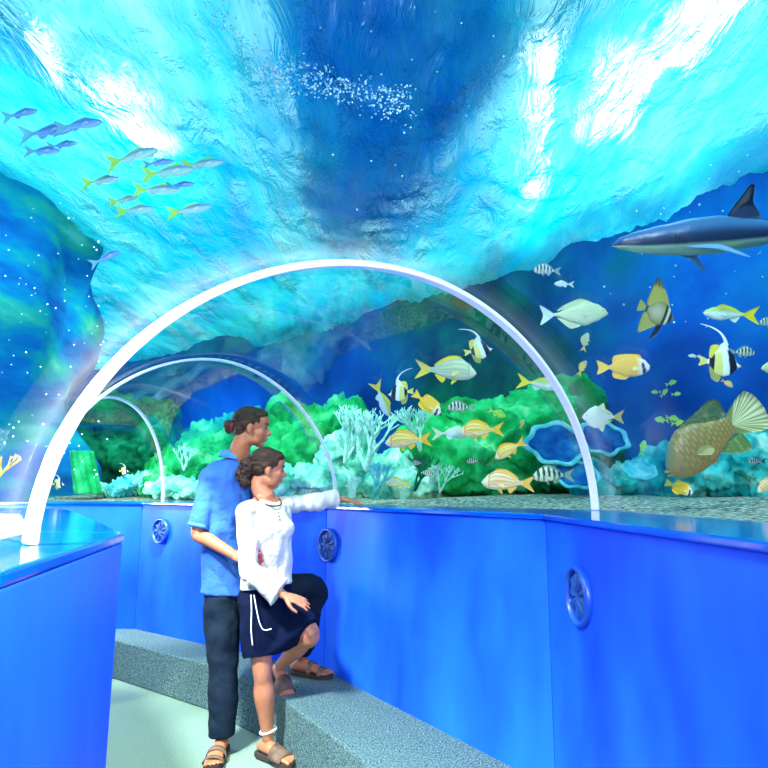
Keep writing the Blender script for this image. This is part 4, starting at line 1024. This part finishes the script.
    bm = bmesh.new(); b(-.112, 0, .000, .050, .052, .056); b(-.128, -.01, -.045, .046, .046, .056); b(-.115, .0, -.085, .032, .036, .040)
    remeshed('hair_bun', bm, .005, M['hair'], None, 1, lambda co, nr: nr*.012*mn.noise(co*60))
    # necklace, buttons, cords, anklet, flower print, sandals
    nb = []
    for j in range(25):
        a = 2*pi*j/24; dirv = Fd*cos(a)+Rt*sin(a); nb.append(shld+UP*(.030-.050*max(0, cos(a)))+dirv*(.068+.022*max(0, cos(a))))
    cords(None, 'necklace', nb, .0045, M['bead'], 2)
    for k in range(3):
        bm = bmesh.new(); ball(bm, shld+Fd*(.105+.008*k)-UP*(.055+.018*k)-Rt*.01, .0048, None, 2); frombm('button', bm, M['button'])
    cords(None, 'waist_cord', [P(251, 595, 3.20), P(251.5, 612, 3.19), P(251, 628, 3.19), P(252.5, 645, 3.2)], .0030, M['white_cord'], label='straight white waist cord')
    cords(None, 'waist_cord', [P(254, 595, 3.20), P(257, 612, 3.19), P(260, 624, 3.19), P(264, 630, 3.2), P(271, 629, 3.2)], .0030, M['white_cord'], label='curled white waist cord')
    an = ran+UP*.035; cords(None, 'anklet', [an+V((cos(2*pi*j/16), sin(2*pi*j/16), .25*cos(2*pi*j/16)))*.040 for j in range(17)], .0065, M['white_cord'], 2, 'white anklet')
    bm = bmesh.new(); rnd = random.Random(5)
    for px, py, r in ((258, 549, 2.2), (259, 556, 3.4), (261, 562, 2.6)):
        for _ in range(4):
            c = P(px+rnd.uniform(-2, 2), py+rnd.uniform(-2, 2), 3.2); best = None
            hit, loc, nr, _i = blouse.ray_cast(EYE, (c-EYE).normalized())
            if hit: ball(bm, loc, (r*.0035, .003, r*.0045), None, 2)
    if len(bm.verts): frombm('flower_print', bm, M['flower'])
    sandal(None, ran, footR, UP, .94, 1, ((.060, .150),)); sandal(None, lan, fl, upL, .94, -1, ((.060, .145),))
    for x in list(set(bpy.data.objects)-n0):
        if x is root or not x.data: continue
        x.data.transform(Matrix.Translation(-root.location))
        if x.parent is None: x.parent = root
build_woman()
#@@SECTION LIGHT
def area(name, loc, to, size, power, col, sy=None):
    d = bpy.data.lights.new(name, 'AREA'); d.energy = power; d.color = col; d.size = size
    if sy: d.shape = 'RECTANGLE'; d.size_y = sy
    o = bpy.data.objects.new(name, d); C.objects.link(o); o.location = loc
    o.rotation_euler = (V(to)-V(loc)).to_track_quat('-Z', 'Y').to_euler(); return o
def spot(name, loc, to, power, col, ang=60, blend=.6, rad=.05):
    d = bpy.data.lights.new(name, 'SPOT'); d.energy = power; d.color = col; d.spot_size = R(ang); d.spot_blend = blend; d.shadow_soft_size = rad
    o = bpy.data.objects.new(name, d); C.objects.link(o); o.location = loc
    o.rotation_euler = (V(to)-V(loc)).to_track_quat('-Z', 'Y').to_euler(); return o
spot('camera_flash', (.52, -.35, 1.92), (-.35, 3.4, .9), 370, (1, .93, .82), 95, .5, .12)
spot('tank_fill_right', (1.4, 1.2, 3.9), (1.3, 5.5, 1.6), 230, (.80, 1, .98), 110, .8, .25)  # added fill for the fish and right wall, no known fixture
spot('tank_fill_reef', (-.6, 4.2, 3.9), (-.6, 7.0, 1.4), 330, (.75, 1, .90), 110, .8, .25)  # added to brighten the reef, source unseen
spot('tank_fill_far', (-2.6, 5.9, 3.9), (-3.2, 8, 1.4), 160, (.75, 1, .85), 110, .8, .25)  # extra lamp added to lift the far rocks
spot('tank_light_left', (-1.7, .9, 3.6), (-1.4, 1.6, 1.2), 2600, (.95, 1, 1), 80, .8, .2)
spot('tank_fill_rockwall', (-2.0, 2.6, 3.9), (-3.5, 4.6, 2.0), 260, (.7, 1, .95), 100, .8, .2)  # added spot brightening the left rock wall
spot('panel_glare_fill', (-1.55, 4.40, 1.93), (-1.74, 4.90, 1.16), 240, (1, 1, .97), 74, .9, .06)  # added spot whitening the back panel in place of glare
area('passage_light', (-3.22, 4.75, 1.5), (-1.8, 4.75, 1.15), .45, 60, (1, 1, .98), .7)
spot('left_wall_fill', (.35, .75, 2.02), (-.75, .9, .6), 60, (.9, .97, 1), 120, .9, .15)  # fill added only to brighten the near left wall
spot('floor_spill', (-1.1, 2.9, 2.0), (-1.15, 3.55, 0), 170, (.95, 1, .55), 42, .12, .03)
w = bpy.data.worlds.new('World'); bpy.context.scene.world = w; w.use_nodes = True
bg = w.node_tree.nodes['Background']; bg.inputs[0].default_value = (.45, .90, 1, 1); bg.inputs[1].default_value = 1.45
cam = bpy.data.cameras.new('Camera'); co = bpy.data.objects.new('Camera', cam); C.objects.link(co)
co.location = EYE; co.rotation_euler = (pi/2+PITCH, 0, 0); cam.sensor_width = 36; cam.lens = 36*F/768; cam.clip_start = .02
sc = bpy.context.scene; sc.camera = co
vs_ = sc.view_settings; vs_.view_transform = 'Standard'; vs_.look = 'None'; vs_.gamma = 1; vs_.use_curve_mapping = False; vs_.exposure = 0
try:
    sc.cycles.transparent_max_bounces = 24; sc.cycles.max_bounces = 6; sc.cycles.sample_clamp_indirect = 6; sc.cycles.use_denoising = True
except Exception: pass
